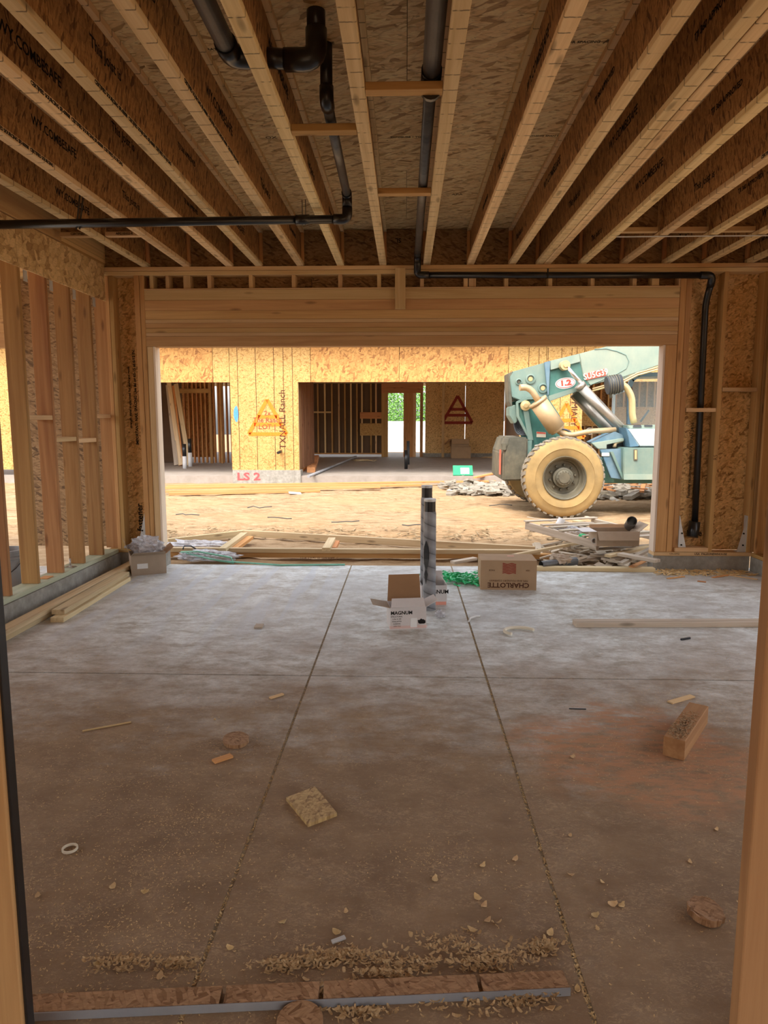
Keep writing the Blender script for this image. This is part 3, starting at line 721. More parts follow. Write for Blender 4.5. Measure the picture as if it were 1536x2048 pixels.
tube('pipe_run', [B[3]-Vector((.06, 0, 0)), B[4]], .030, 'black', pr, 16)
tube('coupling', [Vector((-.80, 5.20, 2.951)), Vector((-.70, 5.21, 2.955))], .036, 'black', pr, 16)
for x in (-.74, -2.32):
    for dx in (-.012, .012): lumber('hanger_strap', (x+dx, 5.24+.114*(x+.43), 2.925+.038*(x+.43)), (x+dx+(.05 if x < -1 else .0), 5.24+.114*(x+.43), 3.14 if x < -1 else 3.09), .003, .02, 'black', pr, up=(0, 1, 0))
# straight run to the opening wall
pr = empty('waste_pipe', (.12, 1.0, 3.1)); tag(pr, 'straight black waste pipe from the centre joist bay over the header into the right bay', 'pipe')
tube('pipe_run', [(.115, 1.0, 3.118), (.113, 3.50, 3.106)], .042, 'grey_abs', pr, 20)
tube('reducer', [(.113, 3.40, 3.106), (.113, 3.52, 3.104), (.112, 3.58, 3.098)], .046, 'black', pr, 20, radii=[.048, .048, .036])
tube('pipe_run', [(.112, 3.55, 3.094), (.108, 6.93, 3.095)], .031, 'grey_abs', pr, 16)
xd = atY(840, 548, 6.95).x
tube('drop_bend', [(.108, 6.80, 3.095), (.108, 6.945, 3.095), (.108, 6.945, 2.93)], .034, 'black', pr, 16, bend=.07)
tube('drop_bend', [(.108, 6.945, 3.0), (.108, 6.945, 2.915), (.22, 6.945, 2.914)], .034, 'black', pr, 16, bend=.07)
XR2 = atY(1425, 556, 6.95).x
tube('pipe_run', [(.18, 6.945, 2.914), (XR2-.05, 6.945, 2.895)], .030, 'black', pr, 16)
tube('drop_bend', [(XR2-.12, 6.945, 2.895), (XR2, 6.945, 2.893), (XR2-.0, 6.99, 2.80)], .036, 'black', pr, 16, bend=.06)
tube('down_pipe', [(XR2, 6.98, 2.82), (XR2+.0, 7.075, 2.66), (2.965, 7.09, .46)], .031, 'black', pr, 16, bend=.1)
tube('test_plug', [(2.965, 7.09, .49), (2.955, 7.085, .40), (2.94, 7.07, .33)], .055, 'black', pr, 14)
lathe('clamp_ring', [(.030, -.012), (.05, -.012), (.05, .012), (.030, .012)], 'black', pr, (.112, 3.47, 3.05), 'Y', 16)
for x in (.45+.9, ): slab('hanger_strap', x, x+.015, 6.905, 6.912, 2.87, 2.96, 'black', pr)

# ================================================================== OPPOSITE BUILDING
bd = empty('framed_building', (0, 17.5, -.05)); tag(bd, 'unfinished house across the yard sheathed in golden strand board, with two open garage bays', 'building')
YF = 17.5
def fx(px): return atY(px, 820, YF).x
ZT = 3.5
hz = atY(800, 764, YF).z
def fpan(x0, x1, z0, z1, m='fac_osb'): return slab('facade_panel', x0+.006, x1-.006, YF, YF+.016, z0, z1, m, bd)
zc = .27; zs = .126
LX0, LX1 = -13.0, fx(466); CX0, CX1 = fx(597), fx(1040); RX0, RX1 = fx(1165), 9.0
# headers
for x0, x1, m in ((-13.0, -9.5, 'fac_osb'), (-9.5, -7.1, 'fac_osb2'), (-7.1, fx(428), 'fac_osb2'), (fx(428), fx(461), 'fac_osb'), (fx(586), fx(622), 'fac_osb'), (fx(622), fx(798), 'fac_osb2'), (fx(798), fx(1015), 'fac_osb2'), (fx(1165), fx(1165)+2.4, 'fac_osb'), (fx(1165)+2.4, 10, 'fac_osb2')):
    fpan(x0, x1, hz, ZT, m)
fpan(fx(461), fx(586), zc, ZT); fpan(fx(586), fx(597), zc, hz)
fpan(fx(1015), fx(1090), hz, ZT); fpan(fx(1040), fx(1090), zc, hz); fpan(fx(1090), fx(1165), zc, ZT)
fpan(-13.0, -9.5, zc, hz)
for px in (477, 513, 549, 568, 586): slab('chalk_line', fx(px)-.006, fx(px)+.006, YF-.003, YF, zc+.01, ZT, 'inkb', bd)
for px in (1055, 1075, 1093, 1120, 1140, 1150): slab('chalk_line', fx(px)-.006, fx(px)+.006, YF-.003, YF, zc+.01, 3.3, 'inkb', bd)
slab('curb', fx(463), fx(600), YF-.06, YF+.3, -.2, zc, 'curb', bd)
slab('curb', fx(1038), fx(1168), YF-.06, YF+.3, -.2, zc, 'curb', bd)
slab('garage_slab', -13.0, fx(463), YF-.05, 31, -.3, zs, 'slab2', bd)
slab('garage_slab', fx(463), fx(1166), YF+.3, 31, -.3, zs, 'slab2', bd); slab('garage_slab', fx(600), fx(1037), YF-.02, YF+.29, -.3, zs, 'slab2', bd)
slab('garage_slab', fx(1168), 10, YF-.02, 31, -.3, zs, 'slab2', bd)
# framing behind the facade
for x in (fx(466)-.05, fx(597)-.06, fx(1040)+.02, fx(1165)-.05):
    stud('jamb_stud', x, x+.05, YF+.02, YF+.16, zc, hz, 'stud_light', bd)
# roof/ceiling deck and eave
slab('ceiling_deck', -13, 10, YF+.02, 29.0, 2.95, 3.02, 'deck', bd)
slab('eave_board', -13, 10, YF-.35, YF+.02, ZT, ZT+.06, 'housewrap', bd)
slab('roof_deck', -13, 10, YF, 31.0, ZT+.06, ZT+.12, 'housewrap', bd)
# interior partition between the two bays and stud walls
YI = 27.0
sc = YI
def ix(px): return atY(px, 840, YI).x
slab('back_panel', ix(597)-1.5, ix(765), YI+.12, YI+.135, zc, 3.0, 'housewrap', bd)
for k, px in enumerate((606, 619, 636, 650, 664, 678, 690, 702, 714, 724, 742, 752)):
    stud('interior_stud', ix(px)-.03, ix(px)+.03, YI, YI+.12, zc, 3.0, 'stud_light' if k % 2 else 'stud', bd)
stud('interior_plate', ix(585), ix(765), YI, YI+.12, zc-.05, zc, 'orange_lumber', bd)
stud('interior_block', ix(625), ix(662), YI-.01, YI+.1, 1.82, 1.88, 'stud_light', bd)
stud('interior_block', ix(720), ix(765), YI-.02, YI+.1, 1.60, 1.85, 'orange_lumber', bd)
slab('interior_panel', ix(720), ix(765), YI-.02, YI, .95, 1.42, 'fac_osb', bd)
# door post group
for a, b, m in ((763, 776, 'stud'), (807, 826, 'orange_lumber'), (826, 832, 'stud_light'), (840, 846, 'stud')):
    stud('door_post', ix(a), ix(b), YI-.05, YI+.1, zs, 3.0, m, bd)
stud('door_head', ix(763), ix(846), YI-.07, YI-.055, hz+.10, 3.0, 'orange_lumber', bd)
# strand-board wall on the right of the bay
for a, b in ((850, 888), (888, 930), (930, 1008)):
    slab('interior_panel', ix(a)+.01, ix(b)-.01, YI-.02, YI, zc, 3.0, 'wall_osb', bd)
slab('inner_curb', ix(846), ix(1010), YI-.08, YI+.1, zs, zc, 'curb', bd)
stud('leaning_stud', ix(883), ix(888), YI-.35, YI-.28, zs, 2.9, 'stud_light', bd)
stud('interior_stud', ix(1010), ix(1016), YI-.05, YI+.1, zs, 3.0, 'orange_lumber', bd)
# side partitions (depth walls)
for x, y0, y1 in ((fx(597)-.12, YF+.02, 21.0), (fx(1040)+.1, YF+.02, 20.5)):
    slab('side_panel', x, x+.012, y0, y1, zc, 2.95, 'housewrap', bd)
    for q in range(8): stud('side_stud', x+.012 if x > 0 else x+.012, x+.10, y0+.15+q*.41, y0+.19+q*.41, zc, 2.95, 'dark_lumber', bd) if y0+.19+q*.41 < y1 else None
# left bay: orange stud wall with daylight behind
YL = 23.0
def lx(px): return atY(px, 840, YL).x
for k in range(12):
    px = 368+k*8.4
    stud('interior_stud', lx(px), lx(px)+.045, YL, YL+.12, zs, 2.9, 'orange_lumber', bd)
slab('interior_panel', lx(362), lx(424), YL+.2, YL+.215, .30, 2.9, 'fac_osb2', bd)
slab('back_panel', -13.0, lx(364), YL+.25, YL+.265, zs, 2.94, 'housewrap', bd); slab('back_panel', lx(426), lx(463), 30.0, 30.02, .6, 2.94, 'fac_osb', bd)
stud('interior_stud', lx(425), lx(430), YL-.4, YL-.3, zs, 2.9, 'stud', bd)
stud('interior_stud', lx(446), lx(450), YL-.4, YL-.3, zs, 2.9, 'stud', bd)
stud('interior_plate', lx(362), lx(425), YL-.02, YL+.1, hz-.05, hz+.1, 'stud', bd)
for k in range(24): stud('interior_stud', -12.6+k*.18, -12.55+k*.18, 22.6, 22.7, zs, 2.9, 'stud_light' if k % 3 else 'stud', bd)
for a, b, m in (((336, 770), (352, 905), 'grey_lumber'), ((345, 772), (362, 905), 'orange_lumber'), ((352, 768), (378, 912), 'lumber'), ((338, 765), (361, 915), 'lumber')):
    p0 = atY(*a, 22.2); p1 = atZ(*b, zs+.02)
    p1 = atY(b[0], b[1], 21.2); p1.z = zs+.03
    lumber('leaning_board', p1, p0, .14, .04, m, bd, up=(0, 1, 0))
# right bay framing seen behind the machine
for k in range(22):
    x = fx(1165)+.1+k*.24
    stud('interior_stud', x, x+.045, 22.4, 22.52, zs, 2.9, 'stud' if k % 2 else 'stud_light', bd)
slab('interior_panel', fx(1165)+.3, 9.5, 22.3, 22.312, 1.35, 1.95, 'fac_osb', bd)
for q in range(5): slab('interior_panel', fx(1165)+1.22*q, fx(1165)+1.22*q+1.215, 22.55, 22.562, zc, 2.9, 'rim_osb', bd)
# sprayed marks
def spray_tri(px, py, s, m, parent, y, wr=None):
    c = atY(px, py, y); w = .045*s
    A, Bp, Cc = Vector((c.x, y, c.z+.36*s)), Vector((c.x-.36*s, y, c.z-.28*s)), Vector((c.x+.36*s, y, c.z-.28*s))
    for a, b in ((A, Bp), (Bp, Cc), (Cc, A), (A*.5+Bp*.5, A*.5+Cc*.5), (A*.28+Bp*.72, A*.28+Cc*.72)):
        lumber('spray_mark', a+Vector((0, 0, 0)), b, .0025, w*1.5, m, parent, up=(0, 0, 1) if abs(a.z-b.z) < .01 else Vector((1, 0, 0)), ch=.0005)
    return c
c = spray_tri(535, 838, 1.35, 'orangespray', bd, YF-.004)
text('spray_writing', '2x\nThe Ranch\nLOT 1', .17, (c.x, YF-.005, c.z-.03), FRONT, 'redink', bd)
text('spray_writing', 'TXNALL Ranch', .23, (fx(565), YF-.005, 1.55), (math.pi/2, -math.pi/2, 0), 'inkb', bd)
c = spray_tri(1132, 845, 1.3, 'orangespray', bd, YF-.004)
text('spray_writing', 'Ka2LS', .20, (c.x-.12, YF-.005, c.z), (math.pi/2, -math.pi/2, 0), 'orangespray', bd)
text('spray_writing', 'TMIALY', .22, (fx(1148), YF-.005, 1.75), (math.pi/2, math.pi/2, 0), 'inkb', bd)
spray_tri(915, 822, 1.6, 'redink', bd, YI-.026)
text('spray_writing', 'LS 2', .26, (fx(495), YF-.064, .10), FRONT, 'pinkspray', bd, bold=.008, sx=1.35)
me = bpy.data.meshes.new('spray_mark'); bm = bmesh.new(); bmesh.ops.create_circle(bm, cap_ends=True, segments=20, radius=1)
for v in bm.verts: v.co.x *= .06; v.co.y *= .20*(1+.1*math.sin(v.co.x*40))
bm.to_mesh(me); bm.free()
bs = obj('spray_mark', me, 'bluespray', bd, Vector((atY(472, 828, YF).x, YF-.004, atY(472, 828, YF).z))-bd.location, FRONT)
tube('pipe_stub', [Vector((fx(561), YF+.1, .75)), Vector((fx(561)-.04, YF-.25, .72))], .035, 'black', bd, 12)

# things inside the opposite bays
def standpipe(px, py, h, r, lab, frac=.5):
    p = atZ(px, py, zs); o = empty('pipe_stub', p)
    tube('lower_sleeve', [p, p+Vector((0, 0, h*frac))], r*1.15, 'white', o, 12)
    tube('upper_pipe', [p+Vector((0, 0, h*frac)), p+Vector((0, 0, h))], r, 'black', o, 12)
    tag(o, lab, 'pipe')
standpipe(370, 937, .72, .055, 'white-sleeved black pipe stub in left open bay, shorter and nearer')
standpipe(381, 933, .85, .055, 'white-sleeved black pipe stub in left open bay, taller one behind')
p = atZ(812, 938, zs); o = tube('pipe_stub', [p, p+Vector((0, 0, .55))], .05, 'black', None, 12); tag(o, 'short dark pipe stub in the centre bay floor, nearer one', 'pipe')
p = atZ(816, 929, zs); o = tube('pipe_stub', [p, p+Vector((0, 0, .75))], .05, 'hose', None, 12); tag(o, 'taller dark pipe stub in the centre bay floor, farther one', 'pipe')
a, b = atZ(617, 953, zs+.04), atZ(712, 913, zs+.05)
o = tube('grey_conduit', [a, b], .035, 'grey_pipe', None, 12); tag(o, 'long grey pipe lying across the centre bay floor', 'pipe')
a, b = atZ(622, 940, zs+.07), atZ(632, 914, zs+.07)
o = lumber('timber_block', a, b, .22, .14, 'orange_lumber'); tag(o, 'short pink-ended timber lying inside the centre bay', 'timber')
for k, (q, w_) in enumerate((((601, 935), (617, 922)), ((603, 941), (619, 928)))):
    o = lumber('offcut_board', atZ(*q, zs+.03), atZ(*w_, zs+.03), .10, .05, 'stud'); tag(o, 'brown board offcut at left jamb of the centre bay, ' + ('rear' if k == 0 else 'front'), 'board')
def solid_box(name, p, w, d, h, m, lab, rz=0):
    r = card_box(name, w, d, h, p, rz, m); tag(r, lab, 'box'); return r
p = atZ(921, 916, zs); solid_box('cardboard_box', p, .72, .5, .42, 'kraft', 'large brown cardboard box standing by the sprayed board wall, lower of two')
p2 = p+Vector((-.05, .05, .43)); r = card_box('cardboard_box', .66, .45, .28, p2, .1, 'kraft', open_top=True, flaps=[('left', .3, 2.3, 'kraft_dark'), ('front', .2, 2.6, 'kraft')]); tag(r, 'open brown cardboard box stacked on another by the sprayed board wall', 'box')
p = atZ(926, 956, .07); r = card_box('green_carton', .50, .05, .30, Vector((p.x, p.y, .13)), .0, 'gbox', rx=-.7); 
text('print', 'X', .12, (0, 0, 0), (0, 0, 0), 'paper').parent = r
tag(r, 'green and white flattened carton on the garage slab edge', 'carton')
slabp = slab('label_patch', 0, .22, -.003, 0, .03, .22, 'paper'); slabp.parent = r; slabp.location = (.05, -.028, .13)
def coil(name, c, rr, m, lab, cat='scraps', n=26, h=.05, seed=1, w=.01):
    R = random.Random(seed); pts = []
    for i in range(n*4):
        a = i*.7+R.uniform(-.2, .2); q = rr*R.uniform(.35, 1)
        pts.append((c[0]+math.cos(a)*q, c[1]+math.sin(a)*q*.6, c[2]+R.uniform(.005, h)))
    o = tube(name, pts, w, m, None, 5, cap=False); o['kind'] = 'stuff'; tag(o, lab, cat); return o
coil('dry_brush', atZ(725, 922, zs), .5, 'lumber', 'tangle of light packing straw on the centre bay floor', seed=4, n=10)
coil('dry_brush', atZ(980, 916, zs), .35, 'lumber', 'small tangle of straw near the far right bay wall', seed=5, n=6)

# beyond the opposite building: fence and hedge
o = slab('white_fence', -9, 9, 40, 40.1, -.25, 1.5, 'fence'); tag(o, 'white boundary fence seen through the open doorway', 'fence')
def hedge():
    R = random.Random(5); vs = []; fs = []
    for i in range(12000):
        c = Vector((R.uniform(-3.2, 3.5), 42+R.uniform(0, .8), -.2+R.uniform(0, 4.4))); s = R.uniform(.05, .11)
        u = Vector((R.uniform(-1, 1), R.uniform(-1, 1), R.uniform(-1, 1))).normalized(); v = u.orthogonal().normalized()
        b = len(vs); vs += [c-u*s, c+v*s*.5, c+u*s, c-v*s*.5]; fs.append((b, b+1, b+2, b+3))
    o = obj('hedge', mesh('hedge', vs, fs), 'hedge'); tag(o, 'green hedge behind the white fence', 'hedge'); o['kind'] = 'stuff'
hedge()

# long orange boards across the yard
for k, (a, b, z_, w_, lab) in enumerate((((335, 972), (1006, 962), .0, .09, 'rearmost'), ((300, 976), (860, 970), .0, .14, 'second from the rear'), ((330, 983), (760, 974), -.01, .09, 'middle, broad one'), ((338, 988), (640, 982), -.02, .09, 'front, short one'))):
    p0 = atZ(*a, z_); p1 = atZ(*b, z_)
    o = lumber('long_board', p0, p1, w_, .05, 'orange_lumber'); tag(o, 'long orange board lying across the yard, %s of the row' % lab, 'board', 'orange boards before the opposite house')
o = lumber('long_board', atZ(950, 955, .12), atZ(1020, 940, .2), .1, .04, 'orange_lumber'); tag(o, 'orange board leaning by the loader wheel from the slab', 'board')
o = slab('paper_sheet', 0, .26, 0, .16, 0, .015, 'paper'); o.location = atZ(590, 986, -.03); o.rotation_euler = (.1, .1, .3); tag(o, 'white paper scrap on the sand before the sprayed pier', 'paper')
o = slab('paper_sheet', 0, .16, 0, .10, 0, .03, 'paper'); o.location = atZ(908, 983, -.02); o.rotation_euler = (.2, .1, .2); tag(o, 'crumpled white paper scrap on the sand left of the loader', 'paper')

# ================================================================== TELEHANDLER
th = empty('telehandler', (2.56, 12.4, -.06)); tag(th, 'dusty teal telehandler loader parked in the yard with its boom rising to the right', 'loader')
def c7(x, y): return (960+x/3.4909, 660+y/3.4909)
def T(pts, Y): return [(atY(*c7(x, y), Y).x, atY(*c7(x, y), Y).z) for x, y in pts]
def TP(x, y, Y): return atY(*c7(x, y), Y)
# wheels
def wheel(cx, yface, dirn):
    """dirn=+1: outer face looks to -Y"""
    R0, w = .655, .36; zc_ = .60
    e = empty('wheel', (cx, yface, zc_), parent=None); e.parent = th; e.location = Vector((cx, yface, zc_))-th.location
    d = dirn
    prof = [(.345, .02*d), (.40, -.005*d), (.47, -.02*d), (.475, -.028*d), (.485, -.02*d), (.55, -.008*d), (.60, .01*d), (.632, .045*d), (.640, .07*d), (.640, (w-.07)*d), (.60, (w-.01)*d), (.40, w*d), (.345, (w-.03)*d)]
    def LT(name, prof, m, seg=64, smooth=True):
        o = lathe(name, prof, m, None, (0, 0, 0), 'Y', seg, smooth); o.parent = e; return o
    LT('tyre', prof, 'tyre', 72)
    LT('rim', [(.345, .0*d), (.350, .02*d), (.335, .05*d), (.315, .055*d), (.30, .12*d), (.29, .14*d), (.275, .15*d), (.265, .19*d), (.15, .20*d), (.0, .20*d)], 'rim', 48)
    LT('rim_ring', [(.345, -.006*d), (.352, .012*d), (.338, .022*d), (.330, .01*d), (.345, -.006*d)], 'iron', 48)
    LT('hub', [(0, .035*d), (.10, .035*d), (.125, .05*d), (.135, .09*d), (.165, .10*d), (.17, .20*d)], 'iron', 32)
    LT('hub_cap', [(0, .02*d), (.085, .02*d), (.09, .035*d), (0, .036*d)], 'rim', 24)
    for k in range(10):
        a = 2*math.pi*k/10+.2; o = lathe('lug_nut', [(0, .155*d), (.017, .155*d), (.020, .20*d), (0, .20*d)], 'iron', None, (0, 0, 0), 'Y', 8, False)
        o.parent = e; o.location = (math.cos(a)*.205, 0, math.sin(a)*.205)
    for k in range(14):
        a = 2*math.pi*k/14; o = lathe('hub_bolt', [(0, .022*d), (.007, .022*d), (.007, .04*d), (0, .04*d)], 'iron', None, (0, 0, 0), 'Y', 6, False)
        o.parent = e; o.location = (math.cos(a)*.108, 0, math.sin(a)*.108)
    # tread lugs
    vs = []; fs = []
    n = 36
    for k in range(n):
        for side in (0, 1):
            a0 = 2*math.pi*(k+.5*side)/n; y0, y1 = ((.035, .20) if side == 0 else (.16, .325))
            sk = .075 if side == 0 else -.075
            b = len(vs)
            for (yy, aa) in ((y0, a0), (y0, a0+.10), (y1, a0+.10+sk), (y1, a0+sk)):
                for rr in (.625, .668 if yy not in (.035, .325) else .652):
                    vs.append((rr*math.cos(aa), yy*d, rr*math.sin(aa)))
            fs += [(b+1, b+3, b+5, b+7), (b, b+2, b+3, b+1), (b+2, b+4, b+5, b+3), (b+4, b+6, b+7, b+5), (b+6, b, b+1, b+7)]
    o = obj('tread', mesh('tread', vs, fs), 'tread', e); o['kind'] = 'stuff'
    return e
wheel(2.56, 11.15, 1); wheel(2.56, 13.72, -1)
wheel(5.75, 11.15, 1); wheel(5.75, 13.72, -1)
tube('axle', [(2.56, 11.4, .6), (2.56, 13.5, .6)], .09, 'iron', th, 12); tube('axle', [(5.75, 11.4, .6), (5.75, 13.5, .6)], .09, 'iron', th, 12)
# chassis
prism('chassis_rail', [(2.1, .45), (6.2, .45), (6.2, .85), (2.1, .85)], 11.9, 12.9, 'tealD', th, .02)
# counterweight
YW = 11.75
prism('counterweight', T([(205, 750), (335, 750), (330, 1050), (160, 1055), (165, 860)], YW), YW, 13.3, 'iron', th, .025)
q = T([(160, 760), (215, 750), (205, 870), (160, 870)], YW)
lumber('reflector', (q[0][0]-.012, 11.95, 1.02), (q[0][0]-.012, 11.95, .60), .02, .10, 'reflector', th, up=(0, 1, 0))
prism('rear_lamp', [(q[0][0]-.02, 1.02), (q[0][0]+.06, 1.02), (q[0][0]+.06, 1.14), (q[0][0]-.02, 1.14)], YW-.02, YW+.12, 'iron', th, .01)
# boom tower (frame sides)
prism('tower_plate', T([(255, 500), (330, 470), (480, 480), (560, 600), (560, 760), (480, 850), (330, 850), (340, 760), (262, 600)], 11.95), 11.95, 12.02, 'tealD', th, .006)
prism('tower_plate', T([(255, 500), (330, 470), (480, 480), (560, 600), (560, 760), (480, 850), (330, 850), (340, 760), (262, 600)], 11.95), 12.62, 12.69, 'tealD', th, .006)
prism('tower_rib', T([(300, 545), (335, 545), (372, 770), (335, 770)], 11.9), 11.88, 11.95, 'tealL', th, .006)
prism('tower_edge', T([(252, 505), (262, 495), (330, 468), (470, 462), (480, 480), (335, 486), (268, 512), (275, 600), (345, 740), (330, 745), (255, 602)], 11.9), 11.9, 11.95, 'tealL', th, .004)
prism('fender_bracket', T([(330, 775), (365, 770), (360, 850), (322, 900)], 11.8), 11.8, 12.5, 'tealL', th, .006)
slab('warning_label', *[0]*0) if False else None
q = T([(395, 710), (460, 715), (460, 750), (395, 748)], 11.94); prism('warning_label', q, 11.942, 11.949, 'cream', th)
q = T([(397, 711), (459, 716), (459, 726), (397, 722)], 11.93); prism('warning_label', q, 11.938, 11.942, 'label_red', th)
# boom tail box
YB1, YB2 = 12.05, 12.60
prism('boom_tail', T([(235, 288), (450, 228), (600, 188), (690, 166), (700, 215), (720, 325), (768, 385), (650, 440), (480, 500), (300, 500), (225, 470), (208, 330)], YB1), YB1, YB2, 'tealL', th, .012)
prism('tail_end_plate', T([(198, 305), (235, 285), (215, 330), (230, 560), (205, 500)], YB1), YB1+.03, YB2-.03, 'iron', th, .006)
prism('tail_lower_plate', T([(205, 540), (245, 520), (260, 640), (240, 655), (205, 600)], YB1), YB1-.02, YB1+.4, 'tealL', th, .01)
# recess (darker sunken panel) framed by raised plate
prism('recess_panel', T([(492, 275), (695, 225), (722, 330), (762, 380), (640, 410), (480, 458)], YB1-.005), YB1-.008, YB1+.01, 'tealD', th)
prism('raised_plate', T([(490, 215), (690, 166), (700, 222), (560, 262), (493, 280)], YB1-.05), YB1-.055, YB1, 'tealpale', th, .006)
prism('raised_plate', T([(478, 460), (640, 410), (765, 384), (770, 395), (650, 440), (482, 500)], YB1-.05), YB1-.05, YB1, 'tealL', th, .006)
prism('blue_rib', T([(450, 225), (492, 215), (480, 455), (474, 455)], YB1-.06), YB1-.06, YB1, 'blue', th, .006)
for (x, y, r) in ((352, 342, .085), (438, 406, .085), (270, 362, .055)):
    p = TP(x, y, YB1); 
    lathe('pin_collar', [(r*.72, -.03), (r, -.025), (r, .01), (r*.72, .01), (r*.72, -.03)], 'tealL', th, (p.x, YB1, p.z), 'Y', 24)
    lathe('pin', [(0, -.012), (r*.45, -.012), (r*.5, 0), (r*.7, .004), (0, .004)], 'iron' if r < .06 else 'brass', th, (p.x, YB1, p.z), 'Y', 16)
p = TP(316, 528, 11.9); lathe('pivot_pin', [(0, -.05), (.038, -.05), (.042, -.03), (.055, -.025), (.085, -.02), (.085, .03)], 'brass', th, (p.x, 11.88, p.z), 'Y', 24)
# outer boom tube (rises to the right)
prism('boom_tube', T([(690, 166), (850, 124), (1500, -60), (3000, -480), (3000, -240), (1500, 165), (1285, 235), (1000, 330), (768, 385), (722, 330), (700, 215)], YB1-.01), YB1-.015, YB2, 'tealpale', th, .01)
pts = [TP(x, y, YB1-.02) for x, y in ((800, 135), (880, 130), (960, 150), (1020, 175), (1040, 220), (1020, 270), (960, 305), (850, 350), (770, 385))]
tube('weld_bead', [Vector((p.x, YB1-.018, p.z)) for p in pts], .008, 'tealL', th, 6)
prism('number_plate', T([(735, 305), (875, 270), (880, 318), (740, 350)], YB1-.03), YB1-.036, YB1-.014, 'label_red', th)
p = TP(807, 310, YB1-.03); a_ = math.atan2(35, 140)
o = text('number_text', 'SU5G39', .145, (p.x, YB1-.040, p.z), (math.pi/2, -a_*.95, 0), 'cream', th, bold=.003, sx=.85)
p = TP(597, 371, YB1-.02)
def oval(name, rx, rz, m, dy, parent=th):
    me = bpy.data.meshes.new(name); bm = bmesh.new(); bmesh.ops.create_circle(bm, cap_ends=True, segments=32, radius=1)
    for v in bm.verts: v.co.x *= rx; v.co.y *= rz
    r = bmesh.ops.extrude_face_region(bm, geom=list(bm.faces)); [setattr(v, 'co', v.co+Vector((0, 0, .002))) for v in r['geom'] if isinstance(v, bmesh.types.BMVert)]
    bm.to_mesh(me); bm.free()
    return obj(name, me, m, parent, Vector((p.x, dy, p.z))-parent_loc(parent), (math.pi/2, -.12, 0))
oval('logo_oval', .172, .093, 'paper', YB1-.012); oval('logo_oval', .158, .080, 'label_red', YB1-.016); oval('logo_oval', .148, .071, 'paper', YB1-.020)
text('logo_text', '1.2', .125, (p.x, YB1-.025, p.z), (math.pi/2, -.12, .0), 'label_red', th, bold=.006, sx=1.3)
# lift cylinders
def cyl(a, b, r, m, name, Y):
    pa, pb = TP(*a, Y), TP(*b, Y); return tube(name, [pa, pb], r, m, th, 20)
cyl((600, 250), (730, 400), .034, 'chrome', 'cylinder_rod', 11.85)
cyl((700, 390), (1035, 745), .085, 'steel', 'cylinder_barrel', 11.85)
cyl((690, 380), (712, 403), .095, 'steel', 'cylinder_collar', 11.85)
lathe('cylinder_eye', [(.0, -.05), (.035, -.05), (.04, -.03), (.08, -.03), (.085, .12), (0, .12)], 'brass', th, TP(595, 246, 11.85), 'Y', 20)
cyl((660, 440), (960, 770), .10, 'steel', 'cylinder_barrel', 12.45)
cyl((500, 270), (660, 440), .036, 'chrome', 'cylinder_rod', 12.72)
cyl((1020, 700), (1025, 830), .06, 'rim', 'cylinder_foot', 11.8)
# exhaust
cyl((408, 505), (535, 690), .150, 'muffler', 'muffler', 11.6)
cyl((400, 494), (412, 511), .160, 'muffler', 'muffler_band', 11.6); cyl((530, 682), (545, 704), .125, 'muffler', 'muffler_end', 11.6)
tube('tail_pipe', [TP(410, 500, 11.62), TP(365, 425, 11.62), TP(325, 400, 11.62), TP(278, 402, 11.60)], .052, 'muffler', th, 16, bend=.1)
lathe('pipe_clamp', [(.052, -.02), (.064, -.02), (.064, .02), (.052, .02)], 'steel', th, TP(412, 490, 11.62), 'Y', 16)
tube('exhaust_pipe', [TP(540, 698, 11.62), TP(575, 725, 11.62), TP(640, 735, 11.62), TP(760, 708, 11.62), TP(945, 697, 11.7)], .045, 'muffler', th, 16, bend=.1)
lathe('pipe_clamp', [(.045, -.02), (.058, -.02), (.058, .02), (.045, .02)], 'steel', th, TP(765, 707, 11.62), 'Y', 16)
# black hoses behind the tower
for k in range(7):
    a = .02*k
    tube('hose', [TP(255+k*6, 560, 12.1+a), TP(232+k*7, 640, 12.1+a), TP(255+k*8, 730-k*9, 12.1+a), TP(330, 735-k*10, 12.0+a)], .014, 'hose', th, 8, bend=.12)
tube('hose', [TP(560, 690, 11.8), TP(620, 700, 11.8), TP(665, 750, 11.8), TP(700, 790, 11.9)], .018, 'hose', th, 8, bend=.1)
tube('hose', [TP(380, 810, 11.7), TP(460, 795, 11.7), TP(520, 830, 11.7)], .016, 'steel', th, 8, bend=.1)
# hydraulic line below the boom
for dz, m in ((0, 'muffler'), (-.035, 'brass')):
    tube('hydraulic_line', [TP(785, 412, 11.98)+Vector((0, 0, dz)), TP(1000, 352, 11.98)+Vector((0, 0, dz)), TP(1100, 300, 11.98)+Vector((0, 0, dz)), TP(1285, 248, 11.98)+Vector((0, 0, dz)), TP(1800, 100, 11.98)+Vector((0, 0, dz))], .016, m, th, 8)
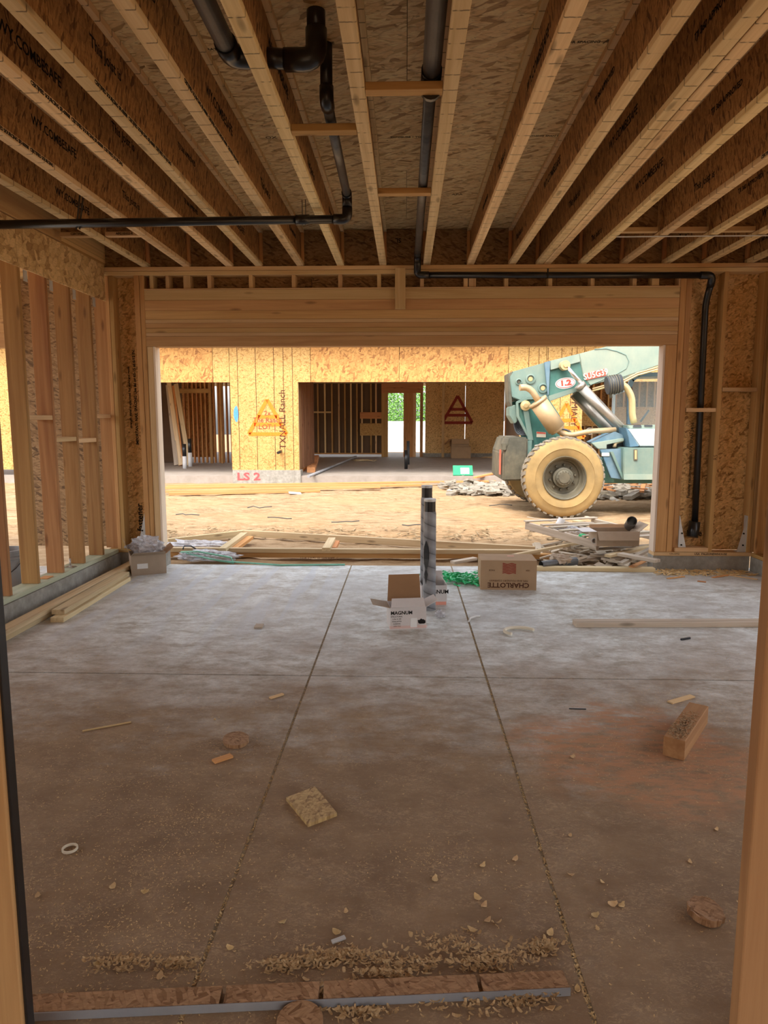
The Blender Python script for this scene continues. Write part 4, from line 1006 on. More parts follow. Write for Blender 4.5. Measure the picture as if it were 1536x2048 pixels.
# engine body on the near side
YE = 11.3
prism('engine_box', T([(1000, 822), (1800, 822), (1800, 1046), (1003, 1046)], YE), YE, 12.0, 'tealL', th, .012)
prism('box_edge', T([(1003, 1006), (1600, 1006), (1600, 1046), (1003, 1046)], YE-.01), YE-.012, YE, 'tealpale', th, .003)
prism('side_skirt', T([(830, 835), (1003, 825), (1003, 1045), (905, 1030)], 11.5), 11.42, 11.5, 'blue', th, .006)
prism('skirt_brace', T([(905, 850), (925, 848), (1003, 1035), (990, 1046)], 11.4), 11.36, 11.42, 'tealL', th, .004)
q = T([(850, 858), (903, 858), (903, 880), (850, 880)], 11.41); prism('warning_label', q, 11.405, 11.42, 'cream', th)
q = T([(1073, 832), (1100, 832), (1100, 912), (1073, 912)], YE-.01)
prism('lamp_bezel', q, YE-.018, YE-.001, 'iron', th, .006); q = T([(1080, 840), (1093, 840), (1093, 902), (1080, 902)], YE-.02); prism('side_lamp', q, YE-.028, YE-.018, 'brass', th)
# hood: pale top with sloping blue side
prism('hood_cowl', T([(1022, 690), (1700, 688), (1700, 812), (1108, 812)], 11.45), 11.42, 11.95, 'cowl', th, .015)
prism('hood_side', T([(1015, 680), (1030, 690), (1108, 812), (1045, 818), (1035, 760)], 11.4), 11.38, 11.95, 'blue', th, .006)
prism('rear_deck', T([(770, 785), (850, 745), (935, 708), (1015, 740), (1015, 765), (850, 795), (800, 800)], 11.7), 11.65, 12.0, 'blue', th, .01)
prism('rear_deck_frame', T([(775, 790), (1000, 755), (1000, 775), (880, 800), (880, 830), (820, 830)], 11.6), 11.56, 11.66, 'tealpale', th, .006)
prism('engine_bay', T([(800, 775), (1010, 755), (1010, 830), (830, 830)], 11.8), 11.72, 11.80, 'hose', th)
tube('fuel_pipe', [TP(938, 820, 11.6), TP(945, 785, 11.6), TP(1000, 768, 11.6)], .03, 'muffler', th, 12, bend=.07)
prism('dash_top', T([(1000, 665), (1700, 655), (1700, 692), (1015, 690)], 11.7), 11.5, 12.0, 'tealpale', th, .01)
q = T([(1150, 662), (1205, 662), (1205, 675), (1150, 675)], 11.48); prism('vent_slot', q, 11.485, 11.501, 'hose', th)
q = T([(1075, 662), (1125, 662), (1130, 680), (1070, 680)], 11.48); prism('vent_slot', q, 11.485, 11.501, 'hose', th)
# air cleaner
pa, pb = TP(885, 388, 11.8), TP(985, 372, 11.8)
tube('air_cleaner', [pa, pb], .15, 'hose', th, 28)
for k in range(5):
    t_ = .1+.16*k; q0 = pa.lerp(pb, t_); q1 = pa.lerp(pb, t_+.05); tube('air_cleaner_ring', [q0, q1], .16, 'iron', th, 24)
tube('intake_pipe', [pb-(pb-pa)*.1, TP(1020, 395, 11.8), TP(1062, 470, 11.8), TP(1062, 590, 11.8), TP(1075, 650, 11.8)], .055, 'brass', th, 16, bend=.12)
tube('drain_valve', [TP(908, 420, 11.8), TP(915, 475, 11.8)], .025, 'iron', th, 10)
# cab behind the boom (far side)
YC = 12.75
cabpts = [(930, 440), (1035, 400), (1075, 325), (1120, 300), (1900, 290), (1900, 700), (925, 700)]
def cabbar(a, b, w, m='tealD', Y=YC):
    pa, pb = TP(*a, Y), TP(*b, Y); lumber('cab_frame', pa, pb, .07, w, m, th, up=(0, 1, 0) if False else Vector((-(pb-pa).z, 0, (pb-pa).x)))
cabbar((935, 440), (925, 690), .04, 'cowl'); cabbar((930, 445), (1030, 415), .05, 'cowl')
cabbar((1040, 660), (1040, 400), .08, 'blue'); cabbar((1040, 405), (1060, 345), .08, 'blue'); cabbar((1058, 350), (1105, 312), .08, 'blue'); cabbar((1100, 312), (1900, 300), .07, 'blue')
cabbar((1600, 690), (1600, 300), .08, 'blue')
prism('window_pane', T([(1065, 360), (1110, 325), (1590, 315), (1590, 660), (1065, 660)], YC), YC+.0, YC+.006, 'glass', th)
prism('window_pane', T([(940, 450), (1030, 425), (1030, 690), (932, 690)], YC), YC+.0, YC+.006, 'glass', th)
prism('cab_roof', T([(1100, 305), (1900, 292), (1900, 312), (1100, 325)], YC), YC+.05, YC+.85, 'tealL', th, .01)
prism('cab_base', T([(925, 690), (1900, 690), (1900, 830), (960, 830)], YC), YC-.05, YC+.85, 'tealD', th, .01)
tube('steering_column', [TP(1120, 640, YC+.3), TP(1180, 560, YC+.3)], .02, 'hose', th, 8)
tube('grab_rail', [TP(1062, 470, YC-.05), TP(1066, 620, YC-.05)], .012, 'brass', th, 8)

# ================================================================== RUBBLE UNDER THE MACHINE
def scraps(name, n, xr, yr, zr, lmin, lmax, w, m, lab, cat, seed, tilt=.35):
    R = random.Random(seed); bm = bmesh.new()
    for i in range(n):
        L = R.uniform(lmin, lmax); ww = R.uniform(w*.4, w); tt = R.uniform(w*.1, w*.35)
        mt = Matrix.Translation((R.uniform(*xr), R.uniform(*yr), R.uniform(*zr))) @ Euler((R.uniform(-tilt, tilt), R.uniform(-tilt, tilt), R.uniform(0, 6.28))).to_matrix().to_4x4() @ Matrix.Diagonal((L, ww, tt, 1))
        bmesh.ops.create_cube(bm, size=1, matrix=mt)
    me = bpy.data.meshes.new(name); bm.to_mesh(me); bm.free()
    o = obj(name, me, m); o['kind'] = 'stuff'; tag(o, lab, cat); return o
scraps('rubble', 420, (3.0, 6.6), (14.1, 16.6), (-.08, .10), .08, .5, .22, 'rubble', 'grey heap of broken wood and rubble behind the loader', 'rubble', 11)
scraps('scrap_wood', 26, (3.3, 5.6), (14.1, 15.6), (.10, .20), .3, 1.1, .12, 'orange_lumber', 'pinkish scrap boards on the rubble heap behind the loader', 'scrap wood', 12, .12)
scraps('rubble', 160, (.9, 2.4), (14.6, 17.0), (-.07, .04), .08, .5, .18, 'rubble', 'dark rubble on the sand left of the rear wheel', 'rubble', 13)

scraps('yard_litter', 260, (-3.4, 2.2), (9.0, 9.9), (-.05, -.03), .03, .16, .03, 'sand_dark', 'dark bark and litter strewn along a wheel rut in the sand', 'litter', 17, .2)
# ================================================================== LUMBER OUTSIDE THE OPENING
def ln(name, a, b, w, t, m, lab, cat='board', z=.0, group=None):
    o = lumber(name, atZ(*a, z), atZ(*b, z), w, t, m); tag(o, lab, cat, group); return o
ln('framing_board', (335, 1084), (484, 1067), .05, .085, 'lumber', 'pale board lying in the yard left of the cross pieces, behind the opening', z=-.005)
ln('framing_board', (484, 1066), (1070, 1100), .05, .085, 'lumber', 'long pale board running slantwise to the scrap pile', z=-.005)
ln('framing_board', (340, 1099), (1080, 1104), .07, .05, 'lumber', 'long pale board, upper of the two before the slab edge', z=.03)
ln('framing_board', (335, 1108), (1110, 1112), .09, .055, 'stud', 'long brown board, lower of the two before the slab edge', z=-.03)
ln('cross_board', (488, 1068), (444, 1100), .09, .04, 'lumber', 'short board crossing the frame near the plastic wrap, upper one', z=.06)
ln('cross_board', (500, 1075), (468, 1098), .09, .04, 'orange_lumber', 'short board crossing the frame near the plastic wrap, lower one', z=.02)
ln('cross_board', (664, 1078), (652, 1099), .09, .04, 'lumber', 'short cross board left of the standing pipes', z=.06)
ln('cross_board', (675, 1084), (668, 1098), .05, .04, 'orange_lumber', 'thin cross board beside the middle cross board', z=.02)
ln('cross_board', (905, 1125), (950, 1117), .07, .03, 'grey_lumber', 'grey stub of board beyond the green strapping', z=-.0)
fb = [o for o in COL.objects if o.get('label', '').startswith('long brown board')][0]
t = text('board_print', '1214  1.0 P2 10  2X4 SOFT  C', .035, atZ(640, 1109, .0)+Vector((0, -.06, -.03)), FRONT, 'inkb'); t.parent = fb; t.matrix_parent_inverse = fb.matrix_local.inverted()
# clear film and mint strap by the filled box
o = crumple('plastic_wrap', atZ(415, 1112, .0), (.36, .16, .07), 'film', None, 3, .4); tag(o, 'crumpled clear plastic wrap on the slab edge by the mint strap', 'plastic wrap')
o = crumple('plastic_wrap', atZ(400, 1092, .0), (.5, .22, .08), 'film', None, 5, .4); tag(o, 'crumpled clear plastic wrap between the yard boards', 'plastic wrap')
pts = [atZ(x, y, z_) for x, y, z_ in ((362, 1104, .04), (395, 1103, .10), (462, 1115, .05), (468, 1126, .01), (420, 1118, .04), (372, 1106, .05), (440, 1122, .02), (560, 1130, .01), (690, 1129, .01))]
o = tube('plastic_strap', pts, .010, 'mintstrap', None, 6); tag(o, 'mint green plastic strap trailing along the slab edge', 'strap')
o = tube('wire_handle', [atZ(366, 1098, .07), atZ(368, 1092, .09), atZ(382, 1092, .09), atZ(392, 1098, .05)], .008, 'black', None, 8); tag(o, 'bent black wire lying on the plastic wrap', 'wire')

# scrap pile right of the opening ----------------------------------
pal = empty('broken_pallet', (0, 0, 0)); tag(pal, 'broken grey wooden pallet tilted on the scrap pile by the right jamb', 'pallet')
d = Vector((.47, -.88, 0)).normalized(); e_ = Vector((.93, .36, 0)).normalized()
o0 = Vector((1.52, 8.62, .21))
for k, off_ in enumerate((0, .50, .98)):
    a = o0+e_*off_; lumber('stringer', a, a+d*1.25+Vector((0, 0, -.05)), .038, .09, 'grey_lumber', pal)
for k, (t_, l0, l1, tw) in enumerate(((.02, -.03, 1.02, 0), (.30, 0, .70, .04), (.46, 0, .85, -.05), (.66, -.02, 1.0, .03), (1.0, .0, .95, 0.0), (1.20, -.02, 1.02, 0))):
    a = o0+d*t_+Vector((0, 0, .057-.04*t_)); lumber('deck_slat', a+e_*l0, a+e_*l1+d*tw, .085, .016, 'grey_lumber', pal)
for t_ in (.1, .7, 1.2):
    a = o0+d*t_+Vector((0, 0, -.056-.04*t_)); lumber('deck_slat', a, a+e_*1.0, .085, .016, 'grey_lumber', pal)
R = random.Random(21)
SP = [((1020, 1112), (1215, 1075), .04, .09), ((1240, 1128), (1300, 1098), .05, .12), ((1180, 1110), (1330, 1118), .04, .05), ((1150, 1042), (1195, 1052), .09, .20), ((1172, 1034), (1230, 1052), .05, .10),
      ((1225, 1120), (1310, 1105), .07, .03), ((1215, 1112), (1312, 1090), .07, .10), ((1240, 1108), (1315, 1122), .09, .16), ((1130, 1125), (1240, 1106), .09, .02)]
for k, (a, b, w_, z_) in enumerate(SP):
    o = lumber('scrap_board', atZ(*a, z_), atZ(*b, z_), w_, .03, 'grey_lumber' if k % 3 else 'lumber'); tag(o, ('grey scrap board', 'pale scrap board')[k % 3 == 0] + (' poking out left under the pallet slats', ' slanting up under the cardboard box', ' running flat below the box to the jamb', ' behind the pallet beside the white pipe', ' topmost behind the white box flap', ' low in front of the jamb foot', ' at mid height against the jamb', ' crossing under the right end of the box', ' rising from the grey pipe to the box')[k], 'scrap wood', 'scrap boards in the pile by the right jamb')
o = lumber('thin_lath', atZ(1055, 1034, .08), atZ(1195, 1060, .28), .02, .012, 'grey_lumber'); tag(o, 'long thin lath leaning over the back of the scrap pile', 'lath')
ln('edge_board', (1040, 1136), (1308, 1139), .09, .04, 'lumber', 'yellowish board lying on the slab edge before the scrap pile', z=.02)
o = lumber('split_stick', atZ(1262, 1134, .06), atZ(1310, 1113, .08), .05, .012, 'orange_lumber'); tag(o, 'orange split stick resting on the front edge board', 'stick')
def hollow(name, a, b, r, m, lab, inner='hose'):
    a, b = Vector(a), Vector(b); o = empty(name, a); dd = (b-a).normalized()
    tube('pipe_wall', [a, b], r, m, o, 20, cap=False); tube('pipe_bore', [a, b-dd*.002], r*.88, inner, o, 20, cap=False)
    n = 20; u = dd.orthogonal().normalized(); v = dd.cross(u); vs = []
    for P_ in (a, ):
        for rr in (r, r*.88):
            for k in range(n): vs.append(u*math.cos(2*math.pi*k/n)*rr+v*math.sin(2*math.pi*k/n)*rr)
    obj('pipe_end', mesh('pipe_end', vs, [(k, (k+1) % n, n+(k+1) % n, n+k) for k in range(n)]), m, o)
    tag(o, lab, 'pipe'); return o
hollow('black_pipe', atY(1264, 1042, 7.55), atY(1270, 1062, 7.55)+Vector((.02, .35, -.05)), .055, 'grey_abs', 'open black pipe end sticking out of the cardboard box on the pile')
hollow('grey_pipe', atZ(1152, 1122, .06), atZ(1082, 1130, .05), .042, 'grey_abs', 'grey pipe lying before the pallet with its open end to the right')
hollow('white_pipe', atY(1124, 1038, 8.5), atY(1106, 1072, 8.45), .045, 'white', 'white plastic pipe standing slanted behind the pallet', 'white')
hollow('white_pipe', atZ(1188, 1082, .22), atZ(1214, 1066, .25), .03, 'white', 'white plastic pipe end lying on the pallet slats', 'white')
r = card_box('cardboard_box', .46, .30, .16, (2.29, 7.56, .17), .03, 'kraft_grey', open_top=True, flaps=[('front', .10, 2.7, 'kraft_grey'), ('left', .15, 1.6, 'carton'), ('back', .05, .9, 'kraft_dark'), ('right', .12, .9, 'kraft_grey')]); tag(r, 'open cardboard box sitting on top of the scrap pile with pipes in it', 'box')
o = crumple('plastic_bag', atY(1140, 1062, 8.3), (.16, .12, .07), 'film', None, 8, .35); tag(o, 'crumpled white plastic bag on the pallet beside the white pipe', 'bag')
o = crumple('brown_paper', atZ(1120, 1120, .08), (.12, .09, .07), 'kraft_grey', None, 9, .45, 3); tag(o, 'crumpled brown paper under the pallet corner', 'paper')
o = crumple('green_scrap', atZ(1165, 1072, .22), (.05, .04, .03), 'greenstrap', None, 10, .35, 3); tag(o, 'small green plastic scrap on the pallet slats', 'plastic scrap')
scraps('debris', 90, (1.55, 2.6), (7.2, 8.5), (-.06, .03), .1, .45, .09, 'grey_lumber', 'loose broken wood filling the bottom of the scrap pile', 'debris', 31)
scraps('shavings_pile', 260, (2.5, 3.45), (6.75, 6.98), (.002, .012), .02, .09, .02, 'chip', 'wood shavings swept against the right curb', 'shavings', 33, .3)
for k, (a, b) in enumerate((((1335, 1157), (1368, 1153)), ((1425, 1155), (1470, 1148)), ((1456, 1150), (1515, 1159)), ((1395, 1162), (1412, 1164)))):
    o = lumber('wood_splinter', atZ(*a, .005), atZ(*b, .005), .03, .007, 'orange_lumber' if k != 2 else 'chip'); tag(o, 'flat wood splinter on the slab by the right curb, ' + ('leftmost', 'reddish and second from the left', 'pale and rightmost', 'shortest, farthest from the curb')[k], 'splinter', 'splinters by the right curb')

# ================================================================== ON THE SLAB
# two wrapped pipes
for k, (x, y, top, lab) in enumerate(((.196, 5.44, .90, 'foil-wrapped standing pipe, front one with the torn wrap'), (.180, 5.74, .98, 'foil-wrapped standing pipe, rear one peeking above the other'))):
    r = empty('wrapped_pipe', (x, y, 0)); tag(r, lab, 'pipe')
    o = lathe('foil_sleeve', [(.055, 0), (.053, .02), (.051, .4), (.050, top-.12), (.047, top-.10)], 'wrap', r, (x, y, 0), 'Z', 28)
    lathe('pipe_top', [(.045, top-.14), (.045, top-.012), (.0, top-.012)], 'black', r, (x, y, 0), 'Z', 28)
    lathe('end_cap', [(.0475, top-.02), (.0475, top), (0, top+.004)], 'galv', r, (x, y, 0), 'Z', 28)
    if k == 0:
        vs = []; n = 9
        zz = [.57, .52, .47, .42, .38, .34, .30, .28, .22]; ww = [.05, .40, .52, .50, .35, .08, .32, .25, .02]
        for z_, w_ in zip(zz, ww):
            for s in (-1, 1):
                a = -math.pi/2-.55+s*w_*.9; vs.append((.0570*math.cos(a), .0570*math.sin(a), z_))
        me = mesh('tear', vs, [(2*i, 2*i+1, 2*i+3, 2*i+2) for i in range(n-1)]); obj('torn_patch', me, 'black', r)
# carton boxes
r = card_box('upside_down_box', .50, .31, .265, (.935, 6.265, 0), -.025, 'kraft'); tag(r, 'closed brown cardboard box with upside-down printing standing on the slab', 'box')
def onbox(r, s, size, x, z, m, d=.31, bold=0, sx=1.0):
    o = text('print', s, size, (0, 0, 0), (0, 0, 0), m, None, bold=bold, sx=sx); o.parent = r; o.location = (x, -d/2-.0006, z); o.rotation_euler = (math.pi/2, math.pi, 0); return o
onbox(r, 'CHARLOTTE', .062, .0, .045, 'inkb', bold=.0015, sx=1.05); onbox(r, 'PIPE AND FOUNDRY COMPANY', .024, .0, .085, 'inkb'); onbox(r, 'MADE', .02, -.15, .18, 'inkb'); onbox(r, 'USA', .02, .17, .18, 'inkb')
for k in range(7):
    z0 = .150+k*.014
    vs = []; n = 9
    for i in range(n+1):
        x = -.055+.12*i/n; w_ = .005*math.sin(i*1.1+k*.2); vs += [(x, -.1562, z0+w_), (x, -.1562, z0+w_+.009)]
    me = mesh('flag_stripe', vs, [(2*i, 2*i+2, 2*i+3, 2*i+1) for i in range(n)]); obj('flag_stripe', me, 'redink', r)
lb = slab('label_patch', -.03, .03, -.012, .012, 0, .0012, 'label_pink'); lb.parent = r; lb.location = (.04, .05, .2712)
# open white carton, tilted
r = card_box('open_carton', .265, .20, .165, (.010, 4.99, 0), .16, 'carton', open_top=True, flaps=[('back', .20, .05, 'kraft_dark'), ('left', .13, 1.35, 'kraft_grey'), ('front', .07, -.55, 'carton'), ('right', .10, 1.1, 'carton')]); tag(r, 'open white printed carton with brown flaps raised, before the standing pipes', 'carton')
def fr(r, s, size, x, z, m, d, bold=0):
    o = text('print', s, size, (0, 0, 0), (0, 0, 0), m, None, bold=bold); o.parent = r; o.location = (x, -d/2-.0006, z); o.rotation_euler = (math.pi/2, 0, 0); return o
fr(r, 'MAGNUM', .036, -.05, .125, 'ink', .20, .001)
for k, s in enumerate(('STRUCTURAL', '2 IN. X 3/4', 'COLLATED', 'SCREWS', '1000 PCS')): fr(r, s, .014, -.085, .098-.018*k, 'ink', .20)
o = slab('label_patch', -.03, .02, 0, .001, 0, .07, 'paper'); o.parent = r; o.location = (.04, -.1015, .05)
o = crumple('torn_hole', (0, 0, 0), (.032, .006, .024), 'ink', None, 12, .4, 3); o.parent = r; o.location = (.10, -.100, .055)
for k in range(3):
    for nm, x0, x1, y0 in (('print_line', -.14, .14, -.101), ): 
        o = slab(nm, x0, x1, 0, .0006, 0, .002, 'label_pink'); o.parent = r; o.location = (0, -.1008, .012+.007*k)
r = card_box('small_carton', .21, .17, .165, (.235, 5.66, 0), .08, 'carton', open_top=True, flaps=[('back', .09, .5, 'carton'), ('left', .10, 1.0, 'carton'), ('right', .06, -.6, 'carton')]); tag(r, 'smaller white carton standing behind the front wrapped pipe', 'carton')
fr(r, 'MAGNUM', .045, .02, .11, 'ink', .17, .0012)
o = slab('print_band', -.10, .10, 0, .0006, 0, .035, 'label_pink'); o.parent = r; o.location = (0, -.0858, .01)
o = crumple('foil_scrap', (.275, 5.22, .02), (.045, .05, .035), 'film', None, 14, .4, 3); tag(o, 'crumpled foil scrap behind the open carton', 'foil')
# green strapping heap: ribbons
def ribbons(name, c, n, rr, m, lab, seed, w=.018, h=.07):
    R = random.Random(seed); vs = []; fs = []
    for i in range(n):
        p = Vector((c[0]+R.uniform(-rr, rr)*.7, c[1]+R.uniform(-rr, rr)*.35, R.uniform(.01, h))); a = R.uniform(0, 6.28); b0 = len(vs); steps = 14
        for s in range(steps):
            a += R.uniform(-.7, .7)+.25; p = p+Vector((math.cos(a), math.sin(a)*.6, 0))*.03
            p.z = max(.006, p.z+R.uniform(-.018, .018)); 
            if p.z > h: p.z = h
            if (p-Vector(c)).length > rr*1.15: a += 1.2
            nrm = Vector((-math.sin(a)*.5, math.cos(a)*.5, R.uniform(-.2, .8))).normalized()*w/2
            vs += [p-nrm, p+nrm]
        for s in range(steps-1): q = b0+2*s; fs.append((q, q+1, q+3, q+2))
    for i, v in enumerate(vs): v.z = max(v.z, .003)
    me = mesh(name, vs, fs)
    o = obj(name, me, m); o['kind'] = 'stuff'; tag(o, lab, 'strapping'); md = o.modifiers.new('s', 'SOLIDIFY'); md.thickness = .0012; return o
ribbons('green_strapping', (.56, 6.42, 0), 46, .19, 'greenstrap', 'tangled bright green plastic strapping heaped on the slab left of the closed box', 3)
o = tube('green_strap', [(.40, 6.50, .01), (.28, 6.55, .05), (.16, 6.62, .03), (.05, 6.5, .01)], .010, 'mintstrap', None, 6, bend=.05); tag(o, 'loose pale green strap running behind the wrapped pipes', 'strap')
# left box with film
r = card_box('cardboard_box', .33, .30, .20, (-2.62, 7.02-.03, 0), .45, 'kraft_grey', open_top=True, flaps=[('front', .12, 1.2, 'kraft_grey'), ('left', .14, .35, 'kraft_grey'), ('right', .10, .9, 'kraft_dark')]); tag(r, 'brown cardboard box stuffed with clear film at the left jamb', 'box')
r.location = (-2.60, 6.765, 0)
o = slab('label_patch', -.05, .05, 0, .001, 0, .05, 'paper'); o.parent = r; o.location = (-.06, -.1512, .09)
o = crumple('film_bundle', (-2.60, 6.765, .265), (.17, .13, .12), 'film', None, 17, .4, 4); tag(o, 'bundle of clear plastic film heaped in the box at the left jamb', 'plastic film')
# lumber by the left wall
for k, (a, b, z_, w_, lab) in enumerate((((-2.80, 3.6, 0), (-2.80, 6.95, 0), .020, .10, 'bottom board of the long stack nearest the left curb'), ((-2.79, 3.5, 0), (-2.80, 6.90, 0), .059, .10, 'top board of the long stack nearest the left curb'),
                                       ((-2.625, 4.98, 0), (-2.66, 6.35, 0), .020, .10, 'lower of two shorter boards beside the left curb stack'), ((-2.655, 5.06, 0), (-2.69, 6.40, 0), .059, .10, 'upper of two shorter boards beside the left curb stack'))):
    o = lumber('stacked_board', Vector(a)+Vector((0, 0, z_)), Vector(b)+Vector((0, 0, z_)), w_, .038, 'lumber'); tag(o, 'pale lumber, ' + lab, 'board')
# board on the right
o = lumber('loose_board', (1.26, 5.02, .02), (3.2, 5.09, .02), .10, .038, 'grey_lumber'); tag(o, 'long single board lying on the slab at right beyond the cross joint', 'board')
# 4x4 block
a = Vector((1.215, 2.985, .047)); b = Vector((1.485, 3.375, .047))
o = lumber('timber_block', a, b, .092, .092, 'near_stud'); tag(o, 'thick reddish timber offcut lying on the saw dust', 'timber')
R = random.Random(4); bm = bmesh.new(); dv = (b-a).normalized()
for i in range(420):
    t_ = abs(R.gauss(.30, .18)); q = a+(b-a)*min(t_, .9)+dv.cross(Vector((0, 0, 1)))*max(-.042, min(.042, R.gauss(0, .02)))
    bmesh.ops.create_cube(bm, size=1, matrix=Matrix.Translation((q.x, q.y, .0945)) @ Euler((0, 0, R.uniform(0, 6))).to_matrix().to_4x4() @ Matrix.Diagonal((.008, .004, .003, 1)))
me = bpy.data.meshes.new('saw_dust'); bm.to_mesh(me); bm.free(); o = obj('saw_dust', me, M['inkb'] if False else M['dust']); o['kind'] = 'stuff'; tag(o, 'reddish saw dust on top of the timber offcut', 'saw dust')
# small offcuts
def offcut(name, pxa, pxb, w, t, m, lab, cat='offcut'):
    o = lumber(name, atZ(*pxa, t/2+.001), atZ(*pxb, t/2+.001), w, t, m, ch=.001); tag(o, lab, cat); return o
offcut('wood_shim', (1340, 1405), (1385, 1392), .035, .008, 'stud_light', 'pinkish flat shim behind the timber offcut', 'shim')
offcut('wood_shim', (427, 1523), (463, 1511), .035, .010, 'orange_lumber', 'small orange flat offcut below the round disc', 'offcut')
offcut('wood_shim', (540, 1396), (566, 1388), .022, .008, 'stud_light', 'small pink chip of wood below the long cross joint', 'offcut')
offcut('wood_square', (510, 1252), (526, 1252), .085, .012, 'grey_lumber', 'small grey square of wood on the clean slab', 'offcut')
offcut('nail', (1362, 1279), (1380, 1276), .012, .012, 'black', 'dark nail-like bit on the slab before the loose board', 'nail')
offcut('nail', (1138, 1417), (1172, 1418), .006, .005, 'black', 'thin dark sliver on the dusty slab left of the timber', 'sliver')
offcut('metal_clip', (664, 1884), (690, 1874), .014, .006, 'galv', 'small shiny metal clip lying above the shavings pile', 'clip')
offcut('lath_strip', (165, 1462), (262, 1444), .010, .006, 'chip', 'long thin splinter on the saw dust at left', 'splinter')
# OSB square scrap
q = [atZ(x, y, .010) for x, y in ((572, 1597), (630, 1575), (674, 1628), (616, 1650))]; c_ = sum(q, Vector())/4
vs = [v-c_+Vector((0, 0, .0)) for v in q]+[v-c_+Vector((0, 0, .014)) for v in q]
o = obj('board_scrap', mesh('board_scrap', vs, [(3, 2, 1, 0), (4, 5, 6, 7), (0, 1, 5, 4), (1, 2, 6, 5), (2, 3, 7, 6), (3, 0, 4, 7)]), 'scrap_osb', None, c_-Vector((0, 0, .009))); tag(o, 'square strand-board scrap lying on the dusty slab', 'board scrap')
# round discs (hole-saw cut-outs)
def disc(px, py, r, h, m, lab, tilt=0, rough=0.0, seed=1):
    c = atZ(px, py, 0); R = random.Random(seed); n = 28; vs = []
    for z_ in (0, h):
        for k in range(n):
            a = 2*math.pi*k/n; rr = r*(1+R.uniform(-rough, rough)); vs.append((rr*math.cos(a), rr*math.sin(a), z_+(rough*.06*R.random())))
    me = mesh('disc', vs, [tuple(range(n-1, -1, -1)), tuple(range(n, 2*n))]+[(k, (k+1) % n, n+(k+1) % n, n+k) for k in range(n)])
    o = obj('round_cutout', me, m, None, (c.x, c.y, .002+abs(math.sin(tilt))*r), (tilt, 0, .5)); tag(o, lab, 'disc'); return o
disc(472, 1487, .060, .018, 'strip_osb', 'round strand-board disc on the slab left of the joint', .12)
disc(1410, 1833, .052, .020, 'strip_osb', 'rough round wood disc with a splintered edge near the right door stud', .10, .07, 4)
disc(600, 2056, .058, .018, 'strip_osb', 'round disc partly cut off by the bottom of the picture', 0.05)
lathe_o = lathe('plastic_ring', [(.022, .002), (.027, .002), (.027, .010), (.022, .010), (.022, .002)], 'cream', None, atZ(140, 1700, 0), 'Z', 24); tag(lathe_o, 'small cream plastic ring on the dark dusty slab', 'ring')
c_ = atZ(1040, 1264, .01)
pts = [c_+Vector((math.cos(a)*.11, math.sin(a)*.09, .006)) for a in [2.9-.28*k for k in range(-4, 10)]]
o = tube('paper_ring', pts, .012, 'cream', None, 6); tag(o, 'curved cream strip of paper on the clean slab before the closed box', 'paper strip')
o = tube('paper_strip', [atZ(937, 1243, .006), atZ(941, 1236, .012), atZ(952, 1232, .012), atZ(960, 1232, .006)], .007, 'paper', None, 6); tag(o, 'little white paper curl on the right joint', 'paper strip')
# strand-board strip near the camera
sp = empty('board_strip', (0, 0, 0)); tag(sp, 'long strand-board strip with a grey edge lying across the foreground', 'board')
pa, pb = atZ(-60, 2019, .012), atZ(1133, 1964, .012)
n_ = (pb-pa).normalized(); qy = Vector((-n_.y, n_.x, 0))
cuts = [0, .455, .70, 1.0]
Lt = (pb-pa).length
for a_, b_ in ((0, .41), (.415, .575), (.58, .845), (.85, 1.0)):
    lumber('strip_piece', pa+n_*Lt*a_+n_*.002, pa+n_*Lt*b_-n_*.002, .060, .022, 'strip_osb', sp)
lumber('grey_edge', pa-qy*.032, pb-qy*.032, .004, .023, 'grey_pipe', sp)
# bucket in the neighbouring bay
bk = empty('bucket', (-3.62, 6.05, 0)); tag(bk, 'grey plastic bucket standing beyond the left stud wall', 'bucket')
lathe('bucket_body', [(0, .004), (.135, .0), (.155, .34), (.162, .34), (.162, .36), (.150, .36), (.13, .01), (0, .01)], 'grey_pipe', bk, (-3.62, 6.05, .0), 'Z', 32)
lathe('bucket_rim', [(.158, .28), (.166, .285), (.166, .30), (.158, .305)], 'grey_pipe', bk, (-3.62, 6.05, .0), 'Z', 32)
tube('bucket_handle', [(-3.62+.165*math.cos(a), 6.05-.12*math.sin(a)*.9-.02, .29-.15*math.sin(a)) for a in [math.pi*k/10 for k in range(11)]], .004, 'black', bk, 6)

# ================================================================== SHAVINGS AND SAW DUST
def chips(name, places, m, lab, cat='shavings', seed=1):
    """places: (x, y, length). Curled flakes lying on the slab."""
    R = random.Random(seed); vs = []; fs = []
    for (x, y, L, z0) in places:
        a = R.uniform(0, 6.28); w_ = L*R.uniform(.25, .55); cur = R.uniform(.1, .5)*L; tl = R.uniform(-.4, .4); b = len(vs)
        for s in range(4):
            u = (s/3-.5)*L; zz = z0+.001+cur*(abs(s/3-.5)*2)**2*.6
            for v_ in (-w_/2, w_/2):
                wv = v_*(1-.45*abs(s/3-.5)*2)
                vs.append((x+u*math.cos(a)-wv*math.sin(a), y+u*math.sin(a)+wv*math.cos(a), zz+max(0, wv*tl)))
        for s in range(3): q = b+2*s; fs.append((q, q+1, q+3, q+2))
    o = obj(name, mesh(name, vs, fs), m); o['kind'] = 'stuff'; tag(o, lab, cat); return o
R = random.Random(99)
pl = []
